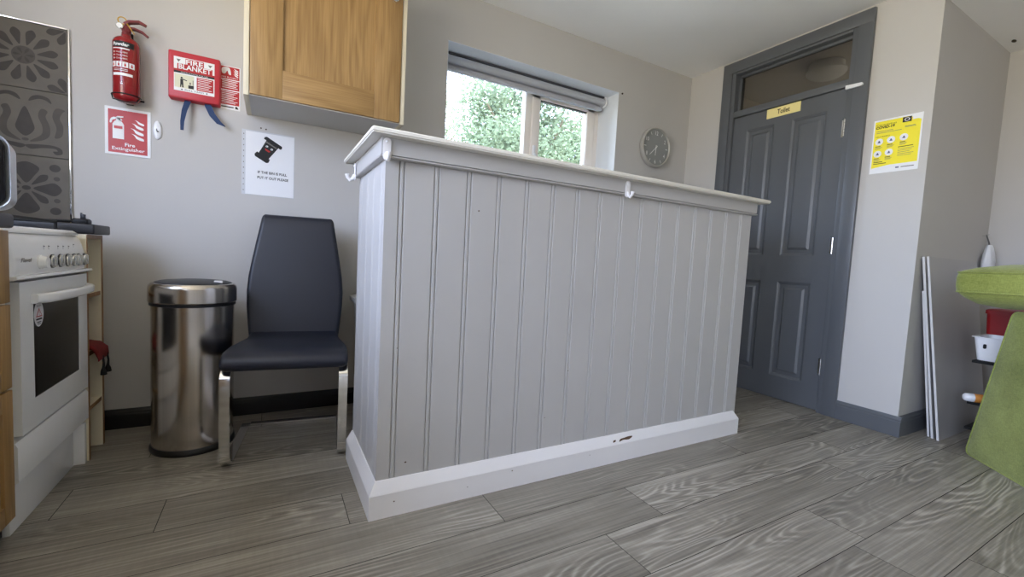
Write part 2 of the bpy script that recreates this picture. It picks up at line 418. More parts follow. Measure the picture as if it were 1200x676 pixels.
def make_floor():
    bm = bmesh.new(); lay = bm.faces.layers.float_color.new('plank')
    known = {0: -0.576 , 1: -0.293, 3: 0.68, 4: 1.2, 5: 0.94, 6: 1.72, 7: 0.35}
    g = 0.0011
    for row in range(-8, 26):
        y1 = 1.945 - 0.1905 * row; y0 = y1 - 0.1905
        if y1 < YF or y0 > YW: pass
        L = 1.29; j = known.get(row, random.uniform(0, L)); x = j - math.ceil((j - XL + 0.1) / L) * L
        while x < 4.4:
            xa, xb = max(x, XL - 0.1), min(x + L, 4.4); ya, yb = max(y0, YF - 0.1), min(y1, YW + 0.1)
            if xb > xa and yb > ya:
                vs = [bm.verts.new(p) for p in ((xa + g, ya + g, 0), (xb - g, ya + g, 0), (xb - g, yb - g, 0), (xa + g, yb - g, 0))]
                f = bm.faces.new(vs); f[lay] = (random.random(), random.random(), random.random(), 1)
            x += L
    vs = [bm.verts.new(p) for p in ((XL - 0.1, YF - 0.1, -0.0015), (4.4, YF - 0.1, -0.0015), (4.4, YW + 0.1, -0.0015), (XL - 0.1, YW + 0.1, -0.0015))]
    f = bm.faces.new(vs); f.material_index = 1
    lo = [bm.verts.new((v.co.x, v.co.y, -0.1)) for v in vs]
    bm.faces.new(lo[::-1]).material_index = 1
    for i in range(4): bm.faces.new((vs[i], lo[i], lo[(i + 1) % 4], vs[(i + 1) % 4])).material_index = 1
    me = bpy.data.meshes.new('floor'); bm.to_mesh(me); bm.free(); me.materials.append(FLOORM); me.materials.append(GAP)
    o = bpy.data.objects.new('floor', me); COL.objects.link(o); struct(o)
make_floor()

b = B(); T = 0.34
b.box(XL - 0.15, WX0, YW, YW + T, 0, 2.6); b.box(WX1, XD + 1.4, YW, YW + T, 0, 2.6)
b.box(WX0, WX1, YW, YW + T, 0, WZ0); b.box(WX0, WX1, YW, YW + T, WZ1, 2.6)
struct(b.build('wall_back', WALL, smooth=0))
b = B()   # plastered window reveal lining
for x0, x1, z0, z1 in ((WX0, WX0 + 0.003, WZ0, WZ1), (WX1 - 0.003, WX1, WZ0, WZ1), (WX0, WX1, WZ1 - 0.003, WZ1)):
    b.box(x0, x1, YW + 0.001, YW + 0.22, z0, z1)
struct(b.build('trim_1', REVEAL, smooth=0))
b = B(); DY0, DY1, DZ = 1.30, 2.20, 2.36
b.box(XD, XD + 0.1, YRET, DY0, 0, 2.6); b.box(XD, XD + 0.1, DY1, YW, 0, 2.6); b.box(XD, XD + 0.1, DY0, DY1, DZ, 2.6)
struct(b.build('wall_right', WALL, smooth=0))
struct(B().box(XD + 0.1, XR, YRET, YRET + 0.1, 0, 2.6).build('wall_return', WALL, smooth=0))
struct(B().box(XR, XR + 0.1, YF, YRET + 0.1, 0, 2.6).build('wall_far_right', WALL, smooth=0))
b = B()
for ya, yb, za, zb in ((YF, FY0, 0, 2.6), (FY0, FY1, 0, FZ0), (FY0, FY1, FZ1, 2.6), (FY1, LY0, 0, 2.6), (LY0, LY1, 0, LZ0), (LY0, LY1, LZ1, 2.6), (LY1, YW, 0, 2.6)):
    b.box(XL - 0.15, XL, ya, yb, za, zb)
struct(b.build('wall_left', WALL, smooth=0))
b = B(); b.box(XL - 0.15, XR + 0.1, YF - 0.2, YF, 0, 2.6)
struct(b.build('wall_front', WALL, smooth=0))
struct(B().box(XL - 0.15, XD, YF - 0.2, YW + T, ZC, ZC + 0.15).build('ceiling', CEIL, smooth=0))
b = B(); b.box(XD, XR + 0.1, YF - 0.2, YRET, ZA, ZC + 0.15)
struct(b.build('ceiling_alcove', CEIL, smooth=0))
struct(B().box(XL, -0.6, -0.22, -0.06, 0, ZC).build('daylight_baffle', WALL, smooth=0))  # unseen stub wall added to keep window light off the back-left wall
# the small room behind the transom glass
b = B(); b.box(4.3, 4.4, YRET + 0.1, YW, 0, 2.6); b.box(XD + 0.1, 4.4, YRET + 0.1, YW + 0.0, ZC, ZC + 0.15)
struct(b.build('wall_toilet', WALL, smooth=0))

# skirting boards
def skirt(name, P, u0, u1, m, h=0.1, t=0.018):
    prof = [(0, 0), (t, 0), (t, h * 0.72), (t * 0.8, h * 0.78), (t * 0.8, h * 0.84), (t * 0.45, h * 0.92), (t * 0.3, h), (0, h)]
    b = B(); b.loft([[P(u, v, d) for d, v in prof] for u in (u0, u1)]); struct(b.build(name, m, smooth=0))
PW = Pl((0, YW, 0), (1, 0, 0), (0, 0, 1))          # back wall, out = towards the room
PD = Pl((XD, 0, 0), (0, -1, 0), (0, 0, 1))         # door wall: u = -y
PR = Pl((0, YRET, 0), (1, 0, 0), (0, 0, 1))
skirt('baseboard_back', PW, -0.95, XD, BLACKSK, 0.088, 0.016)
skirt('baseboard_right', PD, -1.277, -(YRET - 0.018), SLATE, 0.11)
skirt('baseboard_return', PR, XD, XR, SLATE, 0.11)
skirt('baseboard_door_side', PD, -YW, -2.224, SLATE, 0.11)

# ---- window over the bar
def make_window():
    y0, y1 = 2.75, 2.81; P = Pl((0, y0, 0), (1, 0, 0), (0, 0, 1))
    b = B(); f = 0.055
    b.box(WX0, WX0 + f, y0, y1, WZ0, WZ1, 0.004); b.box(WX1 - f, WX1, y0, y1, WZ0, WZ1, 0.004)
    b.box(WX0, WX1, y0, y1, WZ1 - f, WZ1, 0.004); b.box(WX0, WX1, y0, y1, WZ0, WZ0 + f, 0.004)
    b.box(1.572, 1.628, y0, y1, WZ0, WZ1, 0.004)
    root = b.build('window_1', UPVC); struct(root)
    s = B(); sx0, sx1, sz0, sz1 = 1.622, 2.182, WZ0 + 0.05, WZ1 - 0.05
    s.box(sx0, sx0 + 0.066, y0 - 0.012, y1 - 0.01, sz0, sz1, 0.005); s.box(sx1 - 0.066, sx1, y0 - 0.012, y1 - 0.01, sz0, sz1, 0.005)
    s.box(sx0, sx1, y0 - 0.012, y1 - 0.01, sz1 - 0.06, sz1, 0.005); s.box(sx0, sx1, y0 - 0.012, y1 - 0.01, sz0, sz0 + 0.06, 0.005)
    sash = s.build('casement_sash', UPVC, root)
    g = B(); 
    for a, c, d, e in ((sx0 + 0.066, sx1 - 0.066, sz1 - 0.066, sz1 - 0.06),):
        g.box(a, c, y0 + 0.0, y0 + 0.03, d, e)
    g.build('glazing_gasket', BLACKP, sash)
    B().box(sx0 + 0.066, sx1 - 0.066, y0 + 0.02, y0 + 0.024, sz0 + 0.06, sz1 - 0.06).build('pane', PANE, sash, smooth=0)
    B().box(WX0 + f, 1.572, y0 + 0.02, y0 + 0.024, WZ0 + f, WZ1 - f).build('pane', PANE, root, smooth=0)
    B().box(WX0 + f, 1.572, y0 + 0.005, y0 + 0.015, WZ0 + f, WZ1 - f).bm.free()
    h = B(); h.box(1.633, 1.653, y0 - 0.03, y0 - 0.012, 1.56, 1.68, 0.004); h.box(1.636, 1.65, y0 - 0.05, y0 - 0.03, 1.50, 1.62, 0.005)
    h.build('window_handle', WPLAST, sash)
    B().box(WX0, WX1, YW - 0.02, 2.75, WZ0 - 0.0, WZ0 + 0.02, 0.006).build('window_sill', WHITE, root)
make_window()

def make_blind():
    y = 2.668; x0, x1 = WX0 + 0.006, 2.205
    t = thing('roller_blind', (1.56, y, 2.05), 'grey roller blind rolled up at the top of the window over the bar', 'blind')
    P = [(0.026, x0), (0.026, x1)]
    b = B(); b.lathe([(0.0, 0), (0.0265, 0), (0.0265, x1 - x0), (0, x1 - x0)], (x0, y, 2.082), 28, axis='x'); b.build('fabric_roll', BLIND, t)
    b = B(); b.box(x0, x1 - 0.02, y + 0.012, y + 0.015, 2.03, 2.09, 0.0005); b.build('fabric_drop', BLIND, t)
    b = B(); b.box(x0, x1 - 0.02, y - 0.012, y + 0.018, 2.012, 2.040, 0.007, 3); b.build('bottom_bar', BLIND, t)
    b = B(); b.box(x0, x1 - 0.01, y - 0.02, y + 0.03, 2.109, 2.119, 0.002); b.build('head_rail', BLINDD, t)
    for k, xx in enumerate((x0 - 0.004, x1)):
        b = B(); b.lathe([(0.0, 0), (0.03, 0), (0.034, 0.004), (0.034, 0.012), (0.028, 0.016), (0, 0.016)], (xx, y, 2.082), 24, axis='x')
        b.box(xx, xx + 0.014, y - 0.018, y + 0.02, 2.082, 2.1245, 0.003); b.build('end_bracket', WPLAST, t)
make_blind()

# ---- toilet door
def make_door():
    b = B(); x0 = 2.978
    # architrave boards with a raised inner bead, jambs and transom rail
    for ya, yb in ((1.277, 1.352), (2.150, 2.224)):
        b.box(x0, XD + 0.005, ya, yb, 0, 2.32, 0.003)
    b.box(x0, XD + 0.005, 1.277, 2.224, 2.315, 2.392, 0.003)
    for ya, yb in ((1.345, 1.383), (2.122, 2.157)):
        b.box(XD - 0.012, XD + 0.1, ya, yb, 0, 2.318, 0.003)
    b.box(XD - 0.012, XD + 0.1, 1.383, 2.122, 2.300, 2.32, 0.003)
    b.box(XD - 0.010, XD + 0.1, 1.383, 2.122, 1.985, 2.030, 0.004)
    # stops around the transom glass
    for ya, yb, za, zb in ((1.383, 1.398, 2.03, 2.30), (2.107, 2.122, 2.03, 2.30), (1.383, 2.122, 2.03, 2.042), (1.383, 2.122, 2.282, 2.30)):
        b.box(XD + 0.03, XD + 0.06, ya, yb, za, zb, 0.003)
    root = b.build('door_1', SLATE); struct(root)
    ya, yb, za, zb = 1.386, 2.119, 0.008, 1.981; F = XD + 0.006
    P = Pl((F, 0, 0), (0, -1, 0), (0, 0, 1))
    d = B(); cols = ((1.49, 1.70), (1.815, 2.015)); rows = ((0.16, 0.80), (0.975, 1.875))
    ys = [ya, 1.49, 1.70, 1.815, 2.015, yb]; zs = [za, 0.16, 0.80, 0.975, 1.875, zb]
    for i in range(5):
        for j in range(5):
            y0, y1, z0, z1 = ys[i], ys[i + 1], zs[j], zs[j + 1]
            if i in (1, 3) and j in (1, 3):
                rings = []
                for ins, dep in ((0, 0), (0.004, -0.003), (0.012, -0.006), (0.017, -0.012), (0.038, -0.012), (0.052, -0.004)):
                    rings.append([P(-u, v, dep) for u, v in ((y0 + ins, z0 + ins), (y1 - ins, z0 + ins), (y1 - ins, z1 - ins), (y0 + ins, z1 - ins))])
                rows_ = [[d.bm.verts.new(p) for p in r] for r in rings]
                for a, c in zip(rows_, rows_[1:]):
                    for k in range(4): d.bm.faces.new((a[k], a[(k + 1) % 4], c[(k + 1) % 4], c[k]))
                d.bm.faces.new(rows_[-1])
            else:
                d.face([P(-y0, z0), P(-y1, z0), P(-y1, z1), P(-y0, z1)])
    d.box(F + 0.0125, F + 0.04, ya, yb, za, zb)
    for y0, y1, z0, z1 in ((ya, ya, za, zb), (yb, yb, za, zb)):
        d.face([P(-y0, z0), P(-y0, z1), P(-y0, z1, -0.02), P(-y0, z0, -0.02)])
    for z in (za, zb): d.face([P(-ya, z), P(-yb, z), P(-yb, z, -0.02), P(-ya, z, -0.02)])
    bmesh.ops.remove_doubles(d.bm, verts=d.bm.verts[:], dist=0.0002)
    leaf = d.build('door_leaf', SLATE, root, smooth=20)
    for z in (0.287, 1.039, 1.743):
        h = B()
        for k in range(5): h.lathe([(0, 0), (0.0062, 0), (0.0062, 0.0185), (0, 0.0185)], (XD - 0.010, 1.383, z - 0.05 + 0.02 * k), 12)
        h.lathe([(0, 0), (0.004, 0.002), (0.0065, 0.006), (0, 0.008)], (XD - 0.010, 1.383, z + 0.05), 12)
        h.pbox(P, -1.402, -1.384, z - 0.05, z + 0.05, 0.0, 0.0015)
        h.build('hinge', CHROME, root)
    B().box(XD + 0.044, XD + 0.048, 1.39, 2.115, 2.035, 2.295).build('transom_pane', TGLASS, root, smooth=0)
    h = B(); h.lathe([(0, 0), (0.026, 0), (0.026, 0.006), (0.01, 0.012), (0.01, 0.035), (0.022, 0.045), (0.026, 0.058), (0.018, 0.07), (0, 0.074)], (F, 2.075, 1.0), 24, axis='-x'); h.build('door_knob', CHROME, leaf)
    # white plastic door-top catch
    c = B(); Pc = Pl((0, 0, 0), (0, -1, 0), (0, 0, 1)); Pc = Pl((x0, 0, 0), (0, -1, 0), (0, 0, 1))
    pts = [(-1.386, 1.9615), (-1.386, 1.9835), (-1.315, 1.979)] + arc(-1.308, 1.970, 0.009, 80, -80, 6) + [(-1.315, 1.961)]
    c.prism(pts, Pc, 0.0, 0.012); c.build('door_catch', WPLAST, root)
    # engraved plate
    s = B(); s.pbox(PD, -1.873, -1.652, 1.917, 1.981, -0.006, -0.002 + 0.0005, 0.0008, 1, 0)
    s.text('Toilet', PD, -1.760, 1.950, 0.082, 0.032, -0.0011, 1, 0.02)
    for (u, wd) in ((-1.7945, 0.018),):
        pass
    tag(s.build('door_sign', [BRASS, BROWNINK], smooth=0), 'small cream and gold Toilet name plate on the dark door', 'sign')
make_door()
def make_dome():
    t = thing('ceiling_light', (3.56, 1.80, ZC), 'round dome ceiling light seen through the dark glass above the door', 'lamp')
    b = B(); b.lathe([(0, 0), (0.11, 0), (0.11, -0.05), (0, -0.05)], (3.56, 1.80, ZC), 32); b.build('base', WPLAST, t)
    b = B(); b.lathe([(0.125, -0.05), (0.128, -0.062), (0.118, -0.080), (0.09, -0.096), (0.05, -0.106), (0, -0.109)], (3.56, 1.80, ZC), 32); b.build('lamp_shade', WPLAST, t)
    l = bpy.data.lights.new('dome_fill', 'POINT'); l.energy = 0.05; l.shadow_soft_size = 0.1; l.color = (1, 0.93, 0.8); o = bpy.data.objects.new('dome_fill', l); COL.objects.link(o); o.location = (3.5, 1.7, 1.95)  # weak fill added so the unlit dome shows through the transom
make_dome()

# ------------------------------------------------------------------ the bar
def make_bar():
    t = thing('bar_counter', (1.23, 1.62, 0), 'long grey panelled bar counter with a cream top and white plinth', 'bar counter')
    X0, X1, Y0, Y1 = 0.305, 2.165, 1.385, 1.838
    # grooved front
    def grooved(length, first, pitch, dep):
        prof = [(0, 0)]; g = first
        while g < length - 0.02:
            for dx, dd in ((-0.0105, 0), (-0.0072, -dep), (-0.0040, 0), (0.0040, 0), (0.0072, -dep), (0.0105, 0)):
                prof.append((g + dx, dd))
            g += pitch
        prof.append((length, 0)); return prof
    b = B(); pr = grooved(X1 - X0, 0.052, 0.1147, 0.006)
    F = Pl((X0, Y0, 0), (1, 0, 0), (0, 0, 1))
    out = [(u, dd) for u, dd in pr] + [(X1 - X0, -0.02), (0, -0.02)]
    b.loft([[F(u, v, dd) for u, dd in out] for v in (0.03, 1.20)])
    spots = ((0.626, 1.016, 0.0035), (0.36, 0.55, 0.002), (0.40, 0.163, 0.004), (1.05, 0.42, 0.0025), (0.95, 0.24, 0.002))
    for x, z, r in spots: b.disc(F, x - X0, z, r, r * 0.7, 0.0006, 1, 9)
    b.build('front_panel', [BARP, STAIN], t, smooth=0)
    b = B(); Lp = Pl((X0, Y1, 0), (0, -1, 0), (0, 0, 1)); pr = grooved(Y1 - Y0 - 0.0202, 0.06, 0.1147, 0.0015)
    out = pr + [(Y1 - Y0 - 0.0202, -0.02), (0, -0.02)]
    b.loft([[Lp(u, v, dd) for u, dd in out] for v in (0.03, 1.20)]); b.build('side_panel', BARP, t, smooth=0)
    B().box(X1 - 0.02, X1, Y0 + 0.02, Y1, 0.03, 1.20, 0.001).build('side_panel', BARP, t)
    B().box(X0 + 0.02, X1 - 0.02, Y1 - 0.02, Y1, 0.03, 1.20, 0.001).build('back_panel', BARP, t)
    # frieze rail under the top, with a beaded lower edge, mitred round three sides
    def band(prof, x0, x1, y0, y1, xr=True):
        """profile (d out, z) run round left, front and right sides"""
        secs = []
        for d, z in prof: secs.append([(x0 - d, y1, z), (x0 - d, y0 - d, z), (x1 + d, y0 - d, z), (x1 + d, y1, z)])
        return secs
    prof = [(0.0, 1.144), (0.015, 1.144), (0.020, 1.147), (0.020, 1.1505), (0.010, 1.1515), (0.010, 1.1535), (0.017, 1.1545), (0.017, 1.2055), (0.0, 1.2055)]
    b = B(); b.loft([[Vector(p[i]) for p in band(prof, X0, X1, Y0, Y1)] for i in range(4)]); b.build('frieze_rail', BARP, t, smooth=20)
    # plinth
    prof = [(0.0, 0.0), (0.025, 0.0), (0.025, 0.079), (0.0235, 0.083), (0.004, 0.117), (0.0, 0.117)]
    b = B(); b.loft([[Vector(p[i]) for p in band(prof, X0 + 0.0005, X1 - 0.022, Y0, Y1)] for i in range(4)])
    Fs = Pl((0, Y0 - 0.025, 0), (1, 0, 0), (0, 0, 1))
    def sl(d): return lambda u, v, k=0: Vector((u, Y0 - 0.0235 + (v - 0.083) / 0.034 * 0.0195 - 0.0008, v))
    Q = sl(0)
    blot = spline([(1.335, 0.088), (1.36, 0.092), (1.392, 0.090), (1.418, 0.099), (1.395, 0.101), (1.37, 0.099), (1.345, 0.097)], 3)
    b.poly(blot, Q, 0, 1)
    b.poly(spline([(1.30, 0.0895), (1.314, 0.091), (1.318, 0.097), (1.305, 0.096)], 3), Q, 0, 1)
    for x, z, r in ((0.36, 0.05, 0.003), (0.62, 0.042, 0.002), (0.80, 0.066, 0.003), (1.17, 0.06, 0.002)): b.disc(Fs, x, z, r, r * 0.7, 0.0008, 1, 8)
    b.build('plinth', [WHITE, STAIN], t, smooth=20)
    # top: nosed slab on a stepped mould
    hx, hy = (2.235 - 0.252) / 2, (1.895 - 1.330) / 2; cx, cy = (2.235 + 0.252) / 2, (1.895 + 1.330) / 2
    def ring(ins, z, r=0.02): return [(cx + u, cy + v, z) for u, v in rrect(hx - ins, hy - ins, r, 4)]
    b = B(); b.loft([ring(0.010, 1.2052, 0.004), ring(0.003, 1.2062, 0.004), ring(0.003, 1.2095, 0.004), ring(0.0, 1.2110, 0.004), ring(0.0, 1.2195, 0.004), ring(0.004, 1.2235, 0.004)]); b.build('worktop', BARTOP, t, smooth=30)
    # double coat hooks
    def hook(P, u, z, name='coat_hook'):
        h = B(); h.prism([(u + a, z + c) for a, c in rrect(0.0115, 0.034, 0.011, 5)], P, 0.0, 0.004)
        h.tube([P(u, z + 0.022, 0.002), P(u, z + 0.019, 0.007)], [0.006, 0.004], 10)
        h.tube([P(u, z - 0.012, 0.003), P(u, z - 0.028, 0.010), P(u, z - 0.034, 0.020), P(u, z - 0.024, 0.029), P(u, z - 0.012, 0.031)], [0.0065, 0.0065, 0.0065, 0.0065, 0.0085], 10)
        h.build(name, WHITE, t)
    Pf = Pl((0, Y0 - 0.020, 0), (1, 0, 0), (0, 0, 1)); hook(Pf, 1.283, 1.168); hook(Pf, 0.303, 1.168)
    Pleft = Pl((X0 - 0.020, 0, 0), (0, -1, 0), (0, 0, 1)); hook(Pleft, -1.815, 1.165)
    Pright = Pl((X1 + 0.020, 0, 0), (0, 1, 0), (0, 0, 1)); hook(Pright, 1.43, 1.165)
make_bar()

# ------------------------------------------------------------------ chair
def make_chair():
    t = thing('dining_chair', (0.0595, 1.873, 0), 'black leather cantilever chair with chrome legs beside the steel bin', 'chair', rz=R(-6.5))
    s = B(); secs = []
    for y, hw, zb, zt in ((-0.038, 0.208, 0.408, 0.418), (-0.034, 0.215, 0.396, 0.432), (-0.02, 0.221, 0.388, 0.445), (0.03, 0.223, 0.383, 0.456), (0.12, 0.219, 0.383, 0.458), (0.24, 0.205, 0.384, 0.454), (0.34, 0.192, 0.386, 0.452), (0.40, 0.186, 0.392, 0.470), (0.42, 0.182, 0.41, 0.475), (0.428, 0.178, 0.43, 0.465)):
        h = (zt - zb) / 2; r = min(0.022, h * 0.95)
        secs.append([(u, y, (zt + zb) / 2 + v + 0.004 * (1 - (u / hw) ** 2) * (1 if v > 0 else 0)) for u, v in rrect(hw, h, r, 5)])
    s.loft(secs); s.build('seat', LEATHER, t, local=True, smooth=60)
    k = B(); secs = []; prof = ((0.40, 0.186, 0.374), (0.44, 0.189, 0.376), (0.50, 0.197, 0.388), (0.58, 0.204, 0.402), (0.65, 0.206, 0.415), (0.72, 0.201, 0.428), (0.80, 0.189, 0.443), (0.88, 0.176, 0.458), (0.95, 0.164, 0.473), (0.985, 0.159, 0.481), (1.0, 0.154, 0.485), (1.008, 0.146, 0.488))
    for z, hw, y in prof:
        th = 0.022 if z < 0.99 else (0.018 if z < 1.005 else 0.009)
        secs.append([(u, y + 0.022 + v + 0.012 * (1 - (u / hw) ** 2), z) for u, v in rrect(hw, th, th * 0.9, 5)])
    k.loft(secs)
    k.tube([(0, y - 0.0005 + 0.0122, z) for z, hw, y in prof if 0.56 < z < 0.99], 0.0026, 6, mi=1)
    k.build('backrest', [LEATHER, STITCH], t, local=True, smooth=60)
    for sx in (-1, 1):
        x = sx * 0.206; pts = [(x, 0.18, 0.382), (x, 0.05, 0.382)] + [(x, 0.04 + c, 0.342 + d) for c, d in arc(0, 0, 0.04, 90, 180, 6)] + [(x, 0.0, 0.2)] + [(x, 0.07 + c, 0.077 + d) for c, d in arc(0, 0, 0.07, 180, 270, 8)] + [(x, 0.30, 0.007), (x, 0.468, 0.007)]
        l = B(); l.ribbon(pts, (1, 0, 0), 0.034, 0.011); l.build('leg', CHROME, t, local=True)
    l = B(); l.ribbon([(-0.189, 0.468, 0.007), (0.189, 0.468, 0.007)], (0, 1, 0), 0.034, 0.0108); l.build('cross_bar', CHROME, t, local=True)
    l = B(); l.box(-0.18, 0.18, 0.05, 0.40, 0.378, 0.39, 0.003); l.build('seat_base', BLACKP, t, local=True)
make_chair()

# ------------------------------------------------------------------ bin
def make_bin():
    c = (-0.280, 2.232, 0)
    t = thing('waste_bin', c, 'tall brushed steel kitchen bin with a black lid beside the black chair', 'bin')
    b = B(); b.lathe([(0, 0), (0.146, 0), (0.149, 0.006), (0.149, 0.016), (0.145, 0.026), (0, 0.026)], c, 64); b.build('base_ring', BLACKP, t)
    b = B(); b.lathe([(0.1425, 0.024), (0.1425, 0.600)], c, 72); b.build('body', STEEL, t)
    b = B(); b.lathe([(0.1405, 0.598), (0.148, 0.600), (0.148, 0.612), (0.1405, 0.614)], c, 64); b.build('seal_band', BLACKP, t)
    b = B(); b.lathe([(0.149, 0.612), (0.1525, 0.616), (0.1525, 0.668), (0.150, 0.680), (0.143, 0.688), (0.134, 0.690), (0.132, 0.686)], c, 72); b.build('lid_rim', STEEL, t)
    b = B(); b.lathe([(0.134, 0.684), (0.131, 0.693), (0.115, 0.698), (0.06, 0.703), (0, 0.704)], c, 56); lid = b.build('lid', BLACKP, t)
    b = B(); b.box(c[0] + 0.075, c[0] + 0.105, c[1] - 0.075, c[1] - 0.055, 0.693, 0.704, 0.003); b.build('lid_glint', WPLAST, lid)  # small white block standing in for a glint on the lid
make_bin()

# ------------------------------------------------------------------ wall cupboard
def make_wall_cupboard():
    t = thing('wall_cupboard', (0.228, 2.365, 1.49), 'oak shaker wall cupboard with cream sides hung left of the window', 'cupboard')
    x0, x1, y0, z0, z1 = -0.111, 0.566, 2.2, 1.49, 2.21
    b = B(); b.box(x0, x0 + 0.02, y0, YW, z0, z1, 0.0008); b.box(x1 - 0.02, x1, y0, YW, z0, z1, 0.0008)
    b.box(x0 + 0.02, x1 - 0.02, y0, YW, z1 - 0.018, z1); b.box(x0 + 0.02, x1 - 0.02, YW - 0.01, YW, z0 + 0.02, z1)
    b.build('carcass', CREAM, t)
    B().box(x0 + 0.02, x1 - 0.02, y0 + 0.006, YW, z0 + 0.002, z0 + 0.018).build('base_panel', GREYB, t)
    d0, d1, e0, e1 = x0 + 0.023, x1 - 0.023, z0 + 0.006, z1 - 0.004
    s, q = 0.122, 0.122
    d = B(); f0, f1 = y0 - 0.006, y0 + 0.014
    d.box(d0, d0 + s, f0, f1, e0, e1, 0.002, 2, 0); d.box(d1 - s, d1, f0, f1, e0, e1, 0.002, 2, 0)
    d.box(d0 + s, d1 - s, f0, f1, e0, e0 + q, 0.002, 2, 1); d.box(d0 + s, d1 - s, f0, f1, e1 - q, e1, 0.002, 2, 1)
    d.box(d0 + s - 0.005, d1 - s + 0.005, f0 + 0.010, f1, e0 + q - 0.005, e1 - q + 0.005, 0, 2, 0)
    door = d.build('cupboard_door', [OAKZ, OAKX], t)
    k = B(); k.lathe([(0, 0), (0.009, 0), (0.006, 0.006), (0.006, 0.014), (0.013, 0.018), (0.014, 0.024), (0.008, 0.029), (0, 0.03)], (0.503, f0, 2.058), 24, axis='y'); k.build('knob', CHROME, door)
make_wall_cupboard()

# ------------------------------------------------------------------ tiled splashback
def make_tiles():
    t = thing('tiled_splashback', (-0.97, YW, 0.93), 'patterned grey tile splashback with chrome edging behind the cooker', 'splashback')
    xr = -0.742; w_, zs = 0.258, (0.915, 1.176, 1.438, 1.697)
    def petal(c, a, r0, r1, hw):
        ca, sa = math.cos(R(a)), math.sin(R(a)); L = r1 - r0
        q = spline([(r0, 0), (r0 + L * 0.35, hw * 0.6), (r0 + L * 0.75, hw), (r1, 0), (r0 + L * 0.75, -hw), (r0 + L * 0.35, -hw * 0.6)], 4)
        return [(c[0] + x * ca - y * sa, c[1] + x * sa + y * ca) for x, y in q]
    D = 0.0085
    for col in range(2):
        x1 = xr - col * (w_ + 0.002); x0 = x1 - w_; cx = (x0 + x1) / 2
        for row in range(3):
            z0, z1 = zs[row], zs[row + 1] - 0.0025; cz = (z0 + z1) / 2
            b = B(); b.pbox(PW, x0, x1, z0, z1, 0.001, 0.008, 0.001, 1, 0)
            if row == 2:
                for k in range(12): b.poly(petal((cx, cz), 15 + 30 * k, 0.040, 0.104, 0.0145), PW, D, 1)
                b.disc(PW, cx, cz, 0.034, 0.034, D, 2)
                for k in range(6): b.poly(petal((cx, cz), 60 * k, 0.006, 0.030, 0.005), PW, D + 0.0004, 1)
                for sx in (-1, 1):
                    for sz in (-1, 1):
                        for a in (18, 72): b.poly(petal((cx + sx * 0.124, cz + sz * 0.124), math.degrees(math.atan2(-sz * math.sin(R(a)), -sx * math.cos(R(a)))), 0.004, 0.060, 0.013), PW, D + (0.0004 if a > 45 else 0.0008), 1)
            elif row == 0:
                for k, (a, r, h) in enumerate(((0, 0.105, 0.026), (90, 0.105, 0.038), (180, 0.105, 0.026), (270, 0.105, 0.038))): b.poly(petal((cx, cz), a, 0.02, r, h), PW, D, 1)
                for a in (42, 138, 222, 318): b.poly(petal((cx, cz), a, 0.02, 0.085, 0.013), PW, D, 1)
                b.disc(PW, cx, cz, 0.013, 0.009, D, 1)
                for sx in (-1, 1):
                    for sz in (-1, 1):
                        b.disc(PW, cx + sx * 0.085, cz + sz * 0.088, 0.017, 0.015, D, 1); b.disc(PW, cx + sx * 0.09, cz + sz * 0.045, 0.010, 0.009, D, 2)
            else:
                m = lambda q, s: [(cx + s * x, cz + y) for x, y in q]
                b.poly(spline([(cx, cz - 0.055), (cx - 0.026, cz - 0.028), (cx - 0.022, cz + 0.005), (cx, cz + 0.062), (cx + 0.022, cz + 0.005), (cx + 0.026, cz - 0.028)], 5), PW, D, 1)
                for s in (-1, 1):
                    b.poly(m(spline([(0.012, -0.074), (0.046, -0.044), (0.050, -0.010), (0.038, 0.030), (0.048, 0.060), (0.066, 0.052), (0.060, 0.030), (0.072, -0.008), (0.070, -0.046), (0.045, -0.068)], 4), s), PW, D, 2)
                    b.poly(m(spline([(0.086, -0.05), (0.092, -0.01), (0.080, 0.035), (0.092, 0.07), (0.118, 0.066), (0.110, 0.055), (0.102, 0.03), (0.112, 0.0), (0.108, -0.04)], 4), s), PW, D, 2)
                    b.poly(m(spline([(0.012, 0.085), (0.022, 0.106), (0.045, 0.113), (0.07, 0.105), (0.078, 0.085), (0.06, 0.096), (0.04, 0.098)], 4), s), PW, D, 1)
                    b.poly(m(spline([(0.0, -0.09), (0.04, -0.083), (0.08, -0.082), (0.105, -0.092), (0.108, -0.112), (0.09, -0.118), (0.08, -0.106), (0.094, -0.103), (0.085, -0.094), (0.05, -0.096), (0.015, -0.104)], 4), s), PW, D, 1)
                b.disc(PW, cx, cz - 0.068, 0.010, 0.006, D, 2)
            b.build('tile', [TILE0, TILE1, TILE2], t, smooth=0)
    b = B(); b.pbox(PW, xr - 2 * w_ - 0.006, xr, 0.90, zs[3], 0, 0.004); b.build('grout_bed', GROUT, t, smooth=0)
    b = B(); b.pbox(PW, xr, xr + 0.006, 0.90, zs[3] + 0.006, 0, 0.011, 0.001); b.pbox(PW, xr - 2 * w_ - 0.006, xr, zs[3], zs[3] + 0.006, 0, 0.011, 0.001); b.build('edge_trim', CHROME, t)
make_tiles()

